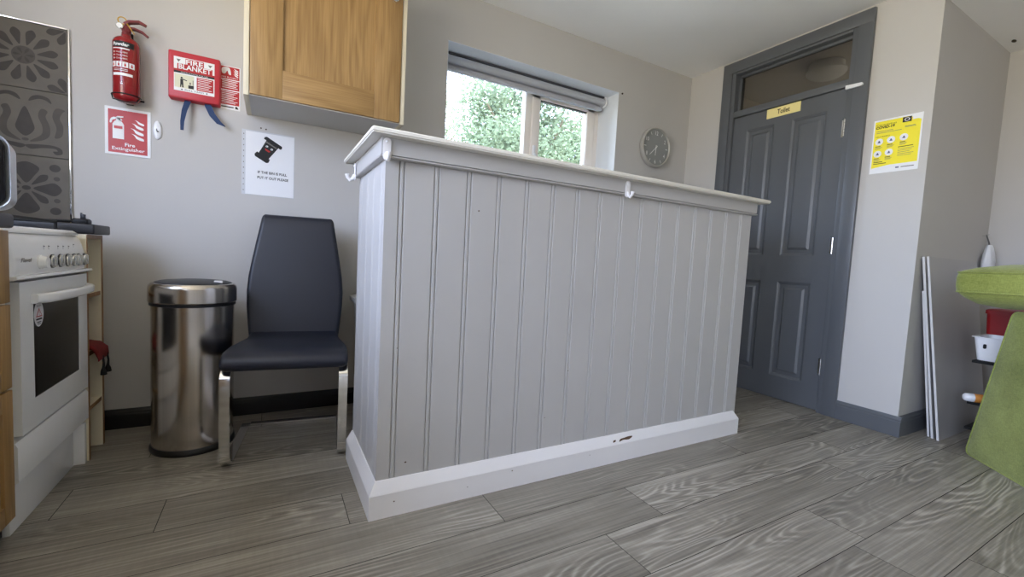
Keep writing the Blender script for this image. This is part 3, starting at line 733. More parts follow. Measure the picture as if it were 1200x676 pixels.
# ------------------------------------------------------------------ cooker, cupboards, worktops
PC = Pl((-0.60, 0, 0), (0, 1, 0), (0, 0, 1))     # cooker front: u = y, out = +x
def make_cooker():
    t = thing('cooker', (-0.9, 1.92, 0), 'white freestanding cooker with a dark oven window and chrome knobs', 'cooker')
    u0, u1 = 1.636, 2.180
    B().box(-1.19, -0.638, u0, u1, 0.045, 0.855, 0.003).build('body', ENAMEL, t)
    # control panel: curved fascia with rounded ends
    secs = []
    for z, d in ((0.742, 0.0), (0.76, 0.004), (0.79, 0.003), (0.83, -0.006), (0.852, -0.014), (0.860, -0.024)):
        r = 0.026; q = [(-0.05, u0), (d - r, u0)] + [(d - r + r * math.sin(R(a)), u0 + r - r * math.cos(R(a))) for a in (15, 30, 45, 60, 75, 90)] + [(d - r + r * math.cos(R(a)), u1 - r + r * math.sin(R(a))) for a in (0, 15, 30, 45, 60, 75, 90)] + [(-0.05, u1)]
        secs.append([PC(u, z, dd) for dd, u in q])
    b = B(); b.loft(secs); fascia = b.build('control_panel', ENAMEL, t, smooth=50)
    b = B(); b.prism([(PCd, v) for PCd, v in ((-0.06, 0.734), (0.008, 0.730), (0.016, 0.734), (0.014, 0.741), (-0.06, 0.744))], Pl((-0.60, 0, 0), (1, 0, 0), (0, 0, 1)), -(u1 + 0.004), -(u0 - 0.004)); b.build('drip_rail', ENAMEL, t)
    b = B(); b.text('Flavel', PC, 1.715, 0.7835, 0.062, 0.012, 0.0046, 0, 0.02, 0.25); b.build('brand_lettering', GREYINK, fascia, smooth=0)
    for u, v in ((1.835, 0.822), (1.868, 0.822), (1.935, 0.822), (1.975, 0.822), (2.018, 0.822), (2.06, 0.828)):
        b = B(); b.disc(PC, u, v, 0.0028, 0.0028, 0.0, 0, 10); b.rect(PC, u + 0.002, u + 0.009, v - 0.001, v + 0.001, 0.0001, 0); b.rect(PC, u - 0.001, u + 0.001, v - 0.010, v, 0.0002, 0)
        b.build('control_symbol', INK, fascia, smooth=0)
    for k, u in enumerate((1.800, 1.882, 1.940, 1.998, 2.050, 2.092, 2.146)):
        c = PC(u, 0.776, 0.003); b = B()
        if k == 0:
            b.lathe([(0.0, 0), (0.021, 0), (0.021, 0.004), (0.019, 0.006), (0.016, 0.018), (0, 0.019)], c, 28, axis='x')
            b.build('oven_knob', ENAMEL, t)
        else:
            b.lathe([(0, 0), (0.0215, 0), (0.0215, 0.003), (0.0195, 0.004)], c, 28, axis='x', mi=1); b.lathe([(0.0195, 0.004), (0.0188, 0.007), (0.0160, 0.0085), (0, 0.0088)], c, 28, axis='x')
            b.box(c.x + 0.006, c.x + 0.0125, c.y - 0.0035, c.y + 0.0035, c.z - 0.0165, c.z + 0.0165, 0.0015); b.build('knob', [KNOBC, BLACKP], t)
    # oven door with a glass panel, handle and sticker
    v0, v1 = 0.292, 0.722; b = B(); da, db = 1.684, 2.182
    gu0, gu1, gv0, gv1 = 1.762, 2.104, 0.377, 0.668
    for a, c, e, f in ((da, gu0, v0, v1), (gu1, db, v0, v1), (gu0, gu1, v0, gv0), (gu0, gu1, gv1, v1)): b.pbox(PC, a, c, e, f, -0.034, 0.0)
    bmesh.ops.remove_doubles(b.bm, verts=b.bm.verts[:], dist=0.0005)
    door = b.build('oven_door', ENAMEL, t)
    B().pbox(PC, gu0, gu1, gv0, gv1, -0.03, -0.002).build('oven_window', OVENG, door, smooth=0)
    B().pbox(PC, 1.658, 1.690, 0.288, 0.730, -0.0375, -0.030).build('door_gap_shade', MATBLK, t)  # black strip painting the dark of the gap beside the oven door
    b = B(); secs = []
    n = 12
    for i in range(n + 1):
        u = 1.748 + (2.168 - 1.748) * i / n; bow = 0.006 + 0.032 * math.sin(math.pi * i / n) ** 0.4
        secs.append([PC(u, 0.672 + y, bow + x) for x, y in rrect(0.010, 0.015, 0.009, 4)])
    b.loft(secs)
    b.build('handle', ENAMEL, door, smooth=50)
    b = B(); b.disc(PC, 1.795, 0.622, 0.031, 0.038, 0.0, 0, 36)
    b.poly([(1.775, 0.613), (1.815, 0.613), (1.795, 0.640)], PC, 0.0006, 1); b.poly([(1.781, 0.6165), (1.809, 0.6165), (1.795, 0.634)], PC, 0.001, 0)
    b.rect(PC, 1.776, 1.814, 0.604, 0.609, 0.0006, 2); b.text('CAUTION', PC, 1.795, 0.646, 0.030, 0.006, 0.0006, 2); b.rect(PC, 1.782, 1.808, 0.596, 0.599, 0.0006, 2); b.rect(PC, 1.785, 1.805, 0.591, 0.593, 0.0006, 2)
    b.text('!', PC, 1.795, 0.624, 0.003, 0.011, 0.0014, 1)
    b.build('sticker', [SIGNWHITE, SIGNRED, INK], door, smooth=0)
    # storage drawer with sloping foot, plinth, corner foot
    b = B(); b.prism([(0.0, 0.172), (0.0, 0.270), (-0.006, 0.281), (-0.034, 0.283), (-0.034, 0.150), (-0.02, 0.152)], Pl((-0.60, 0, 0), (1, 0, 0), (0, 0, 1)), -db, -1.655); b.build('storage_drawer', ENAMEL, t)
    b = B(); b.box(-0.652, -0.636, 1.70, 2.155, 0.0, 0.152, 0.001); b.build('plinth', ENAMEL, t)
    b = B(); b.box(-1.1, -0.606, 2.158, 2.180, 0.0, 0.155, 0.001); b.build('side_foot', ENAMEL, t)
    # hob
    b = B(); P = Pl((0, 0, 0), (1, 0, 0), (0, 1, 0)); cx, cy = -0.9, (u0 + u1) / 2
    def ring(hx, hy, z, r): return [(cx + a, cy + c, z) for a, c in rrect(hx, hy, r, 4)]
    b.loft([ring(0.285, 0.262, 0.858, 0.012), ring(0.285, 0.262, 0.866, 0.012), ring(0.277, 0.245, 0.876, 0.018), ring(0.262, 0.232, 0.877, 0.018)]); b.build('hob', ENAMEL, t, smooth=40)
    for k, (dx, dy, r) in enumerate(((-0.13, -0.12, 0.045), (-0.13, 0.12, 0.036), (0.12, -0.12, 0.036), (0.12, 0.12, 0.03))):
        b = B(); b.lathe([(0, 0), (r + 0.01, 0), (r + 0.01, 0.006), (r, 0.010), (r, 0.016), (r - 0.006, 0.020), (0, 0.021)], (cx + dx, cy + dy, 0.877), 28); b.build('burner', BLACKP, t)
    for dx in (-0.13, 0.125):
        b = B()
        z = 0.905; x_ = cx + dx
        b.tube([(x_ - 0.11, cy - 0.22, z), (x_ + 0.11, cy - 0.22, z), (x_ + 0.11, cy + 0.22, z), (x_ - 0.11, cy + 0.22, z)], 0.0055, 8, loop=True)
        for dy in (-0.12, 0.12): b.tube([(x_ - 0.11, cy + dy, z), (x_ - 0.03, cy + dy, z + 0.003)], 0.005, 8); b.tube([(x_ + 0.11, cy + dy, z), (x_ + 0.03, cy + dy, z + 0.003)], 0.005, 8)
        b.tube([(x_, cy - 0.22, z), (x_, cy + 0.22, z)], 0.005, 8)
        for ax, ay in ((-0.11, -0.22), (0.11, -0.22), (0.11, 0.22), (-0.11, 0.22)): b.tube([(x_ + ax, cy + ay, z), (x_ + ax, cy + ay, 0.876)], 0.005, 8)
        b.build('pan_support', MATBLK, t)
make_cooker()

def make_shelf_unit():
    t = thing('narrow_shelf_unit', (-0.88, 2.28, 0), 'narrow open shelf unit with oak edges between cooker and back wall', 'shelf unit')
    x0, x1, ya, yb, zt = -1.18, -0.600, 2.186, 2.362, 0.866
    def panel(nm, X0, X1, Y0, Y1, Z0, Z1, edge):
        b = B(); b.box(X0, X1 - 0.0012, Y0, Y1, Z0, Z1); b.box(X1 - 0.0012, X1, Y0, Y1, Z0, Z1, 0, 2, 1); b.build(nm, [CREAM, OAKD], t, smooth=0)
    panel('side_panel', x0, x1, yb - 0.018, yb, 0, zt, 1); panel('side_panel', x0, x1, ya, ya + 0.012, 0, zt, 1)
    for z in (0.205, 0.418, 0.642): panel('shelf', x0, x1 - 0.004, ya + 0.012, yb - 0.018, z - 0.016, z, 1)
    panel('top_rail', x0, x1, ya + 0.012, yb - 0.018, zt - 0.016, zt, 1)
    b = B(); b.box(x0, x0 + 0.006, ya + 0.012, yb - 0.018, 0.02, zt - 0.016); b.build('back_panel', CREAM, t, smooth=0)
make_shelf_unit()
b = B(); b.box(-1.2, -0.578, 2.184, 2.372, 0.868, 0.905, 0.006, 3)
tag(b.build('worktop_end_piece', WTOP), 'short charcoal worktop piece on top of the narrow shelf unit', 'worktop')

def make_cloth():
    t = thing('folded_cloth', (-0.62, 2.28, 0.418), 'dark red cloth with two black tassels on the narrow unit shelf', 'cloth')
    b = B(); secs = []
    path = [(-0.74, 0.424, 0.012), (-0.68, 0.432, 0.016), (-0.63, 0.436, 0.018), (-0.598, 0.432, 0.017), (-0.582, 0.415, 0.013), (-0.577, 0.39, 0.010), (-0.577, 0.382, 0.006)]
    for i, (x, z, th) in enumerate(path):
        secs.append([(x + (v if i > 3 else 0) * 0.7, 2.268 + u * (1 + 0.06 * math.sin(i * 2.1)), z + (v if i <= 4 else v * 0.2) + 0.003 * math.sin(u * 130 + i)) for u, v in rrect(0.058, th * 0.55, th * 0.5, 5)])
    b.loft(secs); c = b.build('cloth_body', REDCLOTH, t, smooth=60)
    for y in (2.248, 2.302):
        b = B(); b.tube([(-0.575, y, 0.395), (-0.572, y + 0.003, 0.365), (-0.573, y, 0.345), (-0.573, y + 0.002, 0.334), (-0.573, y + 0.004, 0.318)], [0.004, 0.0035, 0.005, 0.009, 0.011], 8); b.build('tassel', MATBLK, t)
make_cloth()

def make_plug():
    c = Vector((-0.64, 2.285, 0.905)); t = thing('mains_plug', c, 'black three pin plug lying pins up on the worktop end piece', 'plug')
    b = B(); b.loft([[c + Vector((u, v, z)) for u, v in rrect(a * 0.9, a, 0.008, 4)] for a, z in ((0.024, 0), (0.026, 0.004), (0.026, 0.016), (0.022, 0.021))]); b.build('plug_body', BLACKP, t)
    for dx, dy, h in ((0.008, -0.014, 0.018), (0.008, 0.002, 0.018), (-0.006, 0.016, 0.024)):
        b = B(); b.box(c.x + dx - 0.003, c.x + dx + 0.003, c.y + dy - 0.002, c.y + dy + 0.002, c.z + 0.02, c.z + 0.02 + h, 0.0006); b.build('pin', BLACKP, t)
    b = B(); b.tube([c + Vector(p) for p in ((-0.02, -0.01, 0.010), (-0.06, -0.03, 0.008), (-0.11, -0.02, 0.006), (-0.18, 0.02, 0.006), (-0.3, 0.05, 0.006), (-0.5, 0.06, 0.006))], 0.0045, 8); b.build('cable', MATBLK, t)
make_plug()

def make_drawers(ya, yb, label, group=None):
    t = thing('drawer_unit', (-0.9, (ya + yb) / 2, 0), label, 'drawer unit')
    b = B(); b.box(-1.2, -0.608, ya + 0.002, yb, 0.10, 0.866, 0.001); b.build('carcass', CREAM, t)
    b = B(); b.box(-1.15, -0.632, ya + 0.002, yb - 0.002, 0, 0.10); b.build('toe_kick', OAKD, t)
    for z0, z1 in ((0.104, 0.449), (0.455, 0.672), (0.678, 0.862)):
        b = B(); P = Pl((-0.606, 0, 0), (0, 1, 0), (0, 0, 1)); y0, y1 = ya + 0.004, yb - 0.034; s = 0.05
        b.pbox(P, y0, y0 + s, z0, z1, 0, 0.02, 0.0015); b.pbox(P, y1 - s, y1, z0, z1, 0, 0.02, 0.0015)
        b.pbox(P, y0 + s, y1 - s, z0, z0 + s, 0, 0.02, 0.0015); b.pbox(P, y0 + s, y1 - s, z1 - s, z1, 0, 0.02, 0.0015); b.pbox(P, y0 + s - 0.003, y1 - s + 0.003, z0 + s - 0.003, z1 - s + 0.003, 0, 0.012)
        f = b.build('drawer_front', OAKZ, t)
        c = P((y0 + y1) / 2, (z0 + z1) / 2 if z1 - z0 < 0.3 else z1 - 0.1, 0.012); b = B(); b.lathe([(0, 0), (0.008, 0), (0.006, 0.008), (0.013, 0.018), (0.014, 0.024), (0, 0.028)], c, 20, axis='x'); b.build('knob', CHROME, f)
make_drawers(1.03, 1.632, 'oak drawer unit under the worktop next to the white cooker')
b = B(); b.box(-1.2, -0.574, 0.4, 1.598, 0.868, 0.905, 0.008, 3)
tag(b.build('long_worktop', WTOP), 'charcoal worktop over the oak drawers on the cooker side', 'worktop')
make_drawers(0.42, 1.026, 'oak drawer unit farther from the cooker along the side wall')

def make_toaster():
    t = thing('toaster', (-0.685, 1.53, 0.905), 'black appliance with rounded silver surround standing at the worktop end', 'appliance', rz=R(15))
    secs = []; hx, z0, z1 = 0.128, 0.006, 0.184
    for y, k in ((-0.062, 0.006), (-0.066, 0.0), (0.055, 0.0), (0.062, 0.004)):
        secs.append([(u, y, (z0 + z1) / 2 + v) for u, v in rrect(hx - k, (z1 - z0) / 2 - k, 0.034, 8)])
    b = B(); b.loft(secs); b.build('silver_surround', mat('satin_silver', (206, 208, 212), 0.3, 0.75, var=0.02), t, local=True, smooth=50)
    secs = [[(u, y, (z0 + z1) / 2 + v) for u, v in rrect(hx - k, (z1 - z0) / 2 - k, 0.027, 8)] for y, k in ((-0.060, 0.007), (-0.070, 0.007), (-0.072, 0.010))]
    b = B(); b.loft(secs); b.build('front_panel', mat('dark_gloss', (12, 13, 20), 0.12, var=0.02), t, local=True)
    for sx in (-1, 1):
        for y in (-0.045, 0.04): B().lathe([(0, 0), (0.01, 0), (0.01, 0.008), (0, 0.008)], (sx * 0.08, y, 0), 12).build('foot', BLACKP, t, local=True)
make_toaster()

# ------------------------------------------------------------------ things on the back wall
def flame(c, k):
    """wavy flame tongues of the fire pictogram"""
    q = []
    base = [(-0.5, 0.42), (-0.22, 0.34), (0.05, 0.14), (0.40, -0.02), (0.5, -0.12), (0.5, -0.34), (0.2, -0.3), (-0.1, -0.12), (-0.2, 0.1), (-0.32, 0.3)]
    return [(c[0] + x * k, c[1] + y * k * 0.8) for x, y in spline(base, 3)]
def make_extinguisher():
    cx, cy, r = -0.546, 2.474, 0.0450
    t = thing('fire_extinguisher', (cx, cy, 1.436), 'small red powder fire extinguisher hanging on the back wall', 'fire extinguisher')
    b = B(); b.lathe([(0, 1.436), (0.028, 1.437), (0.040, 1.444), (0.045, 1.456), (0.045, 1.672), (0.042, 1.686), (0.032, 1.697), (0.018, 1.704), (0.016, 1.712), (0, 1.712)], (cx, cy, 0), 48); body = b.build('cylinder_body', RED, t, smooth=50)
    C = Cyl(cx, cy, r, R(-8)); l = B(); D = 0.0004
    l.rect(C, -0.043, 0.047, 1.496, 1.676, D * 0.5, 3, 16)
    l.rect(C, -0.034, 0.042, 1.648, 1.672, D, 1, 14)
    l.text('Powder', C, -0.004, 1.660, 0.058, 0.014, 2 * D, 0, 0.035, 0.15)
    l.rect(C, -0.034, 0.026, 1.641, 1.645, D, 0, 10)
    for k in range(3):
        z = 1.628 - 0.0125 * k
        l.text('~ Class ABC'.replace('~ ', ''), C, 0.0, z, 0.040, 0.005, D, 0)
        l.disc(C, -0.028, z, 0.0025, 0.0035, D, 0, 8)
    for k in range(4):
        u = -0.040 + 0.0215 * k; l.rect(C, u, u + 0.0185, 1.568, 1.590, D, 0, 3); l.rect(C, u + 0.006, u + 0.012, 1.572, 1.582, 2 * D, 2, 1); l.disc(C, u + 0.009, 1.585, 0.002, 0.002, 2 * D, 2, 8)
    for z in (1.560, 1.554): l.rect(C, -0.03, 0.02, z - 0.001, z + 0.001, D, 0, 8)
    l.rect(C, -0.034, 0.036, 1.534, 1.545, D, 0, 12); l.rect(C, -0.004, 0.004, 1.500, 1.503, D, 0, 1); l.disc(C, 0, 1.508, 0.0018, 0.003, D, 0, 8)
    l.build('label', [SIGNWHITE, INK, SIGNRED, RED], body, smooth=0)
    b = B(); b.lathe([(0, 1.710), (0.015, 1.710), (0.015, 1.722), (0.012, 1.726), (0.012, 1.745), (0, 1.747)], (cx, cy, 0), 20); b.box(cx - 0.014, cx + 0.016, cy - 0.010, cy + 0.010, 1.724, 1.752, 0.004); b.build('valve', DKRED, t)
    b = B(); b.ribbon([(cx - 0.004, cy - 0.004, 1.755), (cx + 0.012, cy - 0.004, 1.768), (cx + 0.045, cy - 0.006, 1.776), (cx + 0.068, cy - 0.010, 1.766)], (0, 1, 0), [0.022, 0.024, 0.02, 0.012], 0.010); b.build('squeeze_lever', DKRED, t)
    b = B(); b.ribbon([(cx + 0.006, cy - 0.004, 1.742), (cx + 0.03, cy - 0.004, 1.744), (cx + 0.055, cy - 0.006, 1.737), (cx + 0.074, cy - 0.008, 1.722)], (0, 1, 0), [0.022, 0.022, 0.018, 0.012], 0.008); b.build('carry_handle', DKRED, t)
    b = B(); b.lathe([(0, 0), (0.0125, 0), (0.0125, 0.008), (0.010, 0.010), (0, 0.010)], (cx - 0.018, cy - 0.010, 1.742), 20, axis='y'); b.lathe([(0.0, 0.0101), (0.009, 0.0101), (0, 0.0103)], (cx - 0.018, cy - 0.010, 1.742), 20, 1, axis='y'); b.build('pressure_gauge', [CHROME, SIGNWHITE], t)
    b = B(); b.tube([(cx - 0.022 + 0.014 * math.cos(R(a)) + 0.012, cy - 0.012, 1.766 + 0.014 * math.sin(R(a))) for a in range(0, 360, 20)], 0.0022, 8, loop=True)
    b.tube([(cx + 0.002, cy - 0.013, 1.762), (cx + 0.014, cy - 0.015, 1.744), (cx + 0.030, cy - 0.014, 1.720)], 0.002, 8); b.build('safety_pin', GOLD, t)
    b = B(); b.tube([(cx + 0.0475 * math.sin(R(a)), cy - 0.0475 * math.cos(R(a)), 1.462) for a in range(-100, 101, 10)], 0.0022, 8)
    b.tube([(cx - 0.047, cy - 0.012, 1.462), (cx - 0.040, cy - 0.02, 1.44), (cx, cy - 0.035, 1.431), (cx + 0.036, cy - 0.02, 1.438), (cx + 0.047, cy - 0.01, 1.462)], 0.0022, 8)
    b.box(cx - 0.012, cx + 0.012, YW - 0.012, YW, 1.44, 1.74, 0.001); b.box(cx - 0.05, cx + 0.05, YW - 0.014, YW - 0.010, 1.458, 1.466); b.build('wall_bracket', MATBLK, t)
make_extinguisher()

def make_ext_sign():
    b = B(); u0, u1, v0, v1 = -0.631, -0.476, 1.222, 1.424; uc = (u0 + u1) / 2
    b.pbox(PW, u0, u1, v0, v1, 0.0, 0.003, 0.0006, 1, 0); D = 0.0034
    b.rect(PW, u0 + 0.011, u1 - 0.012, v0 + 0.009, v1 - 0.011, D, 1); D += 0.0004
    c = uc - 0.033; w2 = 0.019
    b.poly([(c - w2, 1.290), (c + w2, 1.290), (c + w2, 1.352), (c + 0.012, 1.364), (c + 0.006, 1.368), (c - 0.006, 1.368), (c - 0.012, 1.364), (c - w2, 1.352)], PW, D, 0)
    b.rect(PW, c - 0.007, c + 0.007, 1.367, 1.379, D, 0)
    b.poly([(c - 0.014, 1.376), (c - 0.002, 1.386), (c + 0.017, 1.388), (c + 0.017, 1.382), (c + 0.004, 1.380), (c + 0.014, 1.371), (c + 0.010, 1.368), (c - 0.004, 1.376)], PW, D, 0)
    b.poly(spline([(c - 0.012, 1.381), (c - 0.024, 1.374), (c - 0.028, 1.356), (c - 0.022, 1.356), (c - 0.019, 1.367), (c - 0.008, 1.373)], 4), PW, D, 0)
    b.rect(PW, c - 0.014, c + 0.014, 1.333, 1.345, D + 0.0004, 1)
    for k, (du, dv, s) in enumerate(((0.042, 1.368, 0.032), (0.036, 1.350, 0.040), (0.034, 1.327, 0.044), (0.036, 1.304, 0.042))): b.poly(flame((uc + du - 0.004, dv), s), PW, D, 0)
    b.text('Fire', PW, uc + 0.006, 1.268, 0.034, 0.015, D, 0, 0.014); b.text('Extinguisher', PW, uc + 0.001, 1.247, 0.110, 0.0185, D, 0, 0.014)
    tag(b.build('extinguisher_sign', [SIGNWHITE, SIGNRED], smooth=0), 'square red and white Fire Extinguisher sign on the back wall', 'sign')
make_ext_sign()

def make_wall_hook():
    t = thing('adhesive_hook', (-0.452, YW, 1.35), 'small white oval adhesive hook beside the Fire Extinguisher sign', 'hook')
    b = B(); secs = []
    for k, d in ((1, 0), (1, 0.004), (0.92, 0.007), (0.6, 0.009)): secs.append([PW(-0.452 + 0.0155 * k * math.cos(R(a)), 1.351 + 0.041 * k * math.sin(R(a)), d) for a in range(0, 360, 12)])
    b.loft(secs); b.build('back_plate', WPLAST, t, smooth=50)
    b = B(); b.tube([PW(-0.455, 1.356, 0.008), PW(-0.454, 1.348, 0.013), PW(-0.450, 1.341, 0.018), PW(-0.445, 1.343, 0.02)], 0.0016, 8); b.build('wire_prong', BLACKP, t)
make_wall_hook()

def make_blanket():
    P = Pl((0, YW, 0), (1, 0, 0), (0, 0, 1)); u0, u1, v0, v1 = -0.408, -0.2165, 1.497, 1.704
    t = thing('fire_blanket', ((u0 + u1) / 2, YW - 0.03, v0), 'red FIRE BLANKET case with two blue pull straps on the wall', 'fire blanket')
    b = B(); secs = []; cu, cv = (u0 + u1) / 2, (v0 + v1) / 2
    for k, d in ((0.0, 0.001), (0.0, 0.038), (0.003, 0.044), (0.008, 0.046)): secs.append([PW(cu + a, cv + c, d) for a, c in rrect((u1 - u0) / 2 - k, (v1 - v0) / 2 - k, 0.007, 4)])
    b.loft(secs); case = b.build('case', REDBOX, t, smooth=40)
    l = B(); D = 0.0465; a0, a1, c0, c1 = u0 + 0.021, u1 - 0.021, v0 + 0.034, v1 - 0.027; w_ = a1 - a0; m = (a0 + a1) / 2
    l.rect(P, a0, a1, c0, c1, D, 0); D += 0.0004
    l.rect(P, a0 + 0.012, a1 - 0.008, c1 - 0.052, c1 - 0.028, D, 1); l.rect(P, a0 + 0.042, a1 - 0.040, c1 - 0.030, c1 - 0.003, D, 1)
    l.rect(P, a0, a1, c1 - 0.060, c1 - 0.052, D, 1); l.rect(P, a0, a1, c1 - 0.069, c1 - 0.060, D, 2)
    l.rect(P, m + 0.008, a1 - 0.004, c0 + 0.014, c1 - 0.074, D, 1); l.rect(P, a0 + 0.003, m - 0.002, c0 + 0.014, c1 - 0.074, D, 3)
    for s in (-1, 1): l.poly([(m + s * 0.058 - 0.008, c1 - 0.010), (m + s * 0.058 + 0.008, c1 - 0.010), (m + s * 0.058, c1 - 0.022)], P, D, 4)
    D += 0.0004
    l.text('FIRE', P, m, c1 - 0.0165, 0.062, 0.021, D, 0, 0.022); l.text('BLANKET', P, m + 0.002, c1 - 0.040, 0.120, 0.022, D, 0, 0.022)
    l.text('INSTRUCTIONS FOR USE', P, m, c1 - 0.0645, 0.10, 0.004, D, 0)
    px = a0 + 0.028; pz = c0 + 0.016     # little figure at a burning pan
    l.disc(P, px, pz + 0.041, 0.0042, 0.0042, D, 2, 14); l.poly([(px - 0.005, pz + 0.036), (px + 0.005, pz + 0.036), (px + 0.006, pz + 0.018), (px + 0.007, pz), (px + 0.002, pz), (px, pz + 0.015), (px - 0.002, pz), (px - 0.006, pz), (px - 0.005, pz + 0.018)], P, D, 2)
    l.poly([(px + 0.003, pz + 0.034), (px + 0.018, pz + 0.030), (px + 0.020, pz + 0.033), (px + 0.004, pz + 0.038)], P, D, 2); l.rect(P, px + 0.024, px + 0.044, pz, pz + 0.014, D, 2); l.rect(P, px + 0.040, px + 0.0425, pz + 0.014, pz + 0.038, D, 4); l.disc(P, px + 0.031, pz + 0.022, 0.003, 0.006, D, 4, 10)
    for k in range(7):
        z = c1 - 0.080 - 0.0075 * k; l.rect(P, m + 0.012, a1 - 0.010 - 0.006 * (k % 3), z - 0.0012, z + 0.0012, D, 0)
    l.text('PULL TAPES', P, m, c0 + 0.007, 0.07, 0.006, D, 2); l.disc(P, m - 0.046, c0 + 0.007, 0.003, 0.003, D, 2, 8); l.disc(P, m + 0.046, c0 + 0.007, 0.003, 0.003, D, 2, 8)
    l.build('front_label', [SIGNWHITE, SIGNRED, INK, mat('label_cream', (226, 224, 196), 0.5), GREYINK], case, smooth=0)
    b = B(); b.ribbon([P(-0.335, 1.512, 0.022), P(-0.340, 1.492, 0.028), P(-0.350, 1.45, 0.040), P(-0.357, 1.40, 0.045), P(-0.358, 1.36, 0.045)], (1, 0, 0), [0.026, 0.024, 0.020, 0.015, 0.012], 0.002); b.build('pull_strap', BLUE, t)
    b = B(); b.ribbon([P(-0.268, 1.512, 0.022), P(-0.264, 1.492, 0.028), P(-0.246, 1.45, 0.040), P(-0.220, 1.418, 0.046), P(-0.195, 1.405, 0.047)], (0.85, 0, 0.53), [0.028, 0.026, 0.024, 0.020, 0.004], 0.002); b.build('pull_strap', BLUE, t)
make_blanket()

def make_blanket_sign():
    b = B(); u0, u1, v0, v1 = -0.238, -0.139, 1.498, 1.699
    b.pbox(PW, u0, u1, v0, v1, 0, 0.002, 0.0004, 1, 0); D = 0.0025; a0, a1 = u0 + 0.004, u1 - 0.004
    b.rect(PW, a0, a1, 1.638, v1 - 0.004, D, 1); b.rect(PW, a0, a1, 1.589, 1.634, D, 1); b.rect(PW, a0, a1, 1.520, 1.584, D, 1); D += 0.0004
    b.poly(spline([(-0.212, 1.662), (-0.213, 1.684), (-0.198, 1.692), (-0.182, 1.688), (-0.177, 1.660), (-0.186, 1.661), (-0.192, 1.676), (-0.200, 1.662)], 4), PW, D, 0)
    for k in range(4): b.poly(flame((-0.158, 1.684 - 0.0085 * k), 0.020), PW, D, 0)
    b.text('FIRE BLANKET', PW, -0.181, 1.646, 0.066, 0.006, D, 0)
    for k in range(5): b.rect(PW, -0.212, -0.150 - 0.006 * (k % 2), 1.627 - 0.0075 * k, 1.630 - 0.0075 * k, D, 0)
    for k in range(8): b.rect(PW, -0.214, -0.150 - 0.008 * (k % 3), 1.577 - 0.0072 * k, 1.5795 - 0.0072 * k, D, 0)
    b.poly([(-0.158, 1.504), (-0.146, 1.504), (-0.148, 1.511), (-0.154, 1.517), (-0.159, 1.514)], PW, D, 2); b.rect(PW, -0.215, -0.165, 1.507, 1.512, D, 2)
    tag(b.build('blanket_sign', [SIGNWHITE, SIGNRED, INK], smooth=0), 'narrow red instruction sign partly behind the FIRE BLANKET case', 'sign')
make_blanket_sign()

def make_bin_notice():
    u0, u1, v0, v1 = -0.131, 0.0985, 1.108, 1.420
    t = thing('bin_notice', ((u0 + u1) / 2, YW, v0), 'white paper notice with a black bin picture in a plastic sleeve', 'notice')
    b = B(); b.pbox(PW, u0, u1, v0, v1, 0.0, 0.0012); D = 0.0014
    for k in range(11): b.disc(PW, u0 + 0.008, v0 + 0.02 + k * 0.027, 0.0022, 0.003, D, 1, 10)
    b.build('plastic_sleeve', [SLEEVE, GREYINK], t, smooth=0)
    b = B(); b.pbox(PW, u0 + 0.016, u1 - 0.002, v0 + 0.002, v1 - 0.006, 0.0012, 0.0020); D = 0.0026
    c = (-0.020, 1.335); ca, sa = math.cos(R(-30)), math.sin(R(-30)); q = lambda pts: [(c[0] + 1.2 * (x * ca - y * sa), c[1] + 1.2 * (x * sa + y * ca)) for x, y in pts]
    b.poly(q([(-0.024, 0.030), (0.026, 0.030), (0.020, -0.038), (-0.020, -0.038)]), PW, D, 1)                                  # bin body
    b.poly(q([(-0.034, 0.030), (0.036, 0.030), (0.038, 0.037), (0.034, 0.044), (-0.030, 0.044), (-0.036, 0.038)]), PW, D + 0.0003, 1)   # lid
    b.poly(q([(-0.028, -0.030), (0.026, -0.030), (0.028, -0.044), (0.022, -0.050), (-0.024, -0.050), (-0.030, -0.044)]), PW, D + 0.0003, 1)  # wheels
    b.poly(q([(-0.022, 0.027), (0.023, 0.027), (0.022, 0.022), (-0.0215, 0.022)]), PW, D + 0.0005, 2)
    for x in (-0.010, 0.010): b.disc(PW, *q([(x, 0.010)])[0], 0.0055, 0.0045, D + 0.0005, 0, 14); b.disc(PW, *q([(x, 0.009)])[0], 0.002, 0.002, D + 0.0008, 1, 10)
    b.poly(q([(-0.012, 0.0), (0.012, 0.0), (0.007, -0.007), (-0.007, -0.007)]), PW, D + 0.0005, 3)
    b.text('IF THE BIN IS FULL', PW, 0.001, 1.222, 0.128, 0.0125, D, 1, 0.02, 0, R(0)); b.text('PUT IT OUT PLEASE', PW, 0.004, 1.196, 0.136, 0.0125, D, 1, 0.02)
    b.build('printed_sheet', [PAPER, INK, GREYINK, SIGNRED], t, smooth=0)
make_bin_notice()

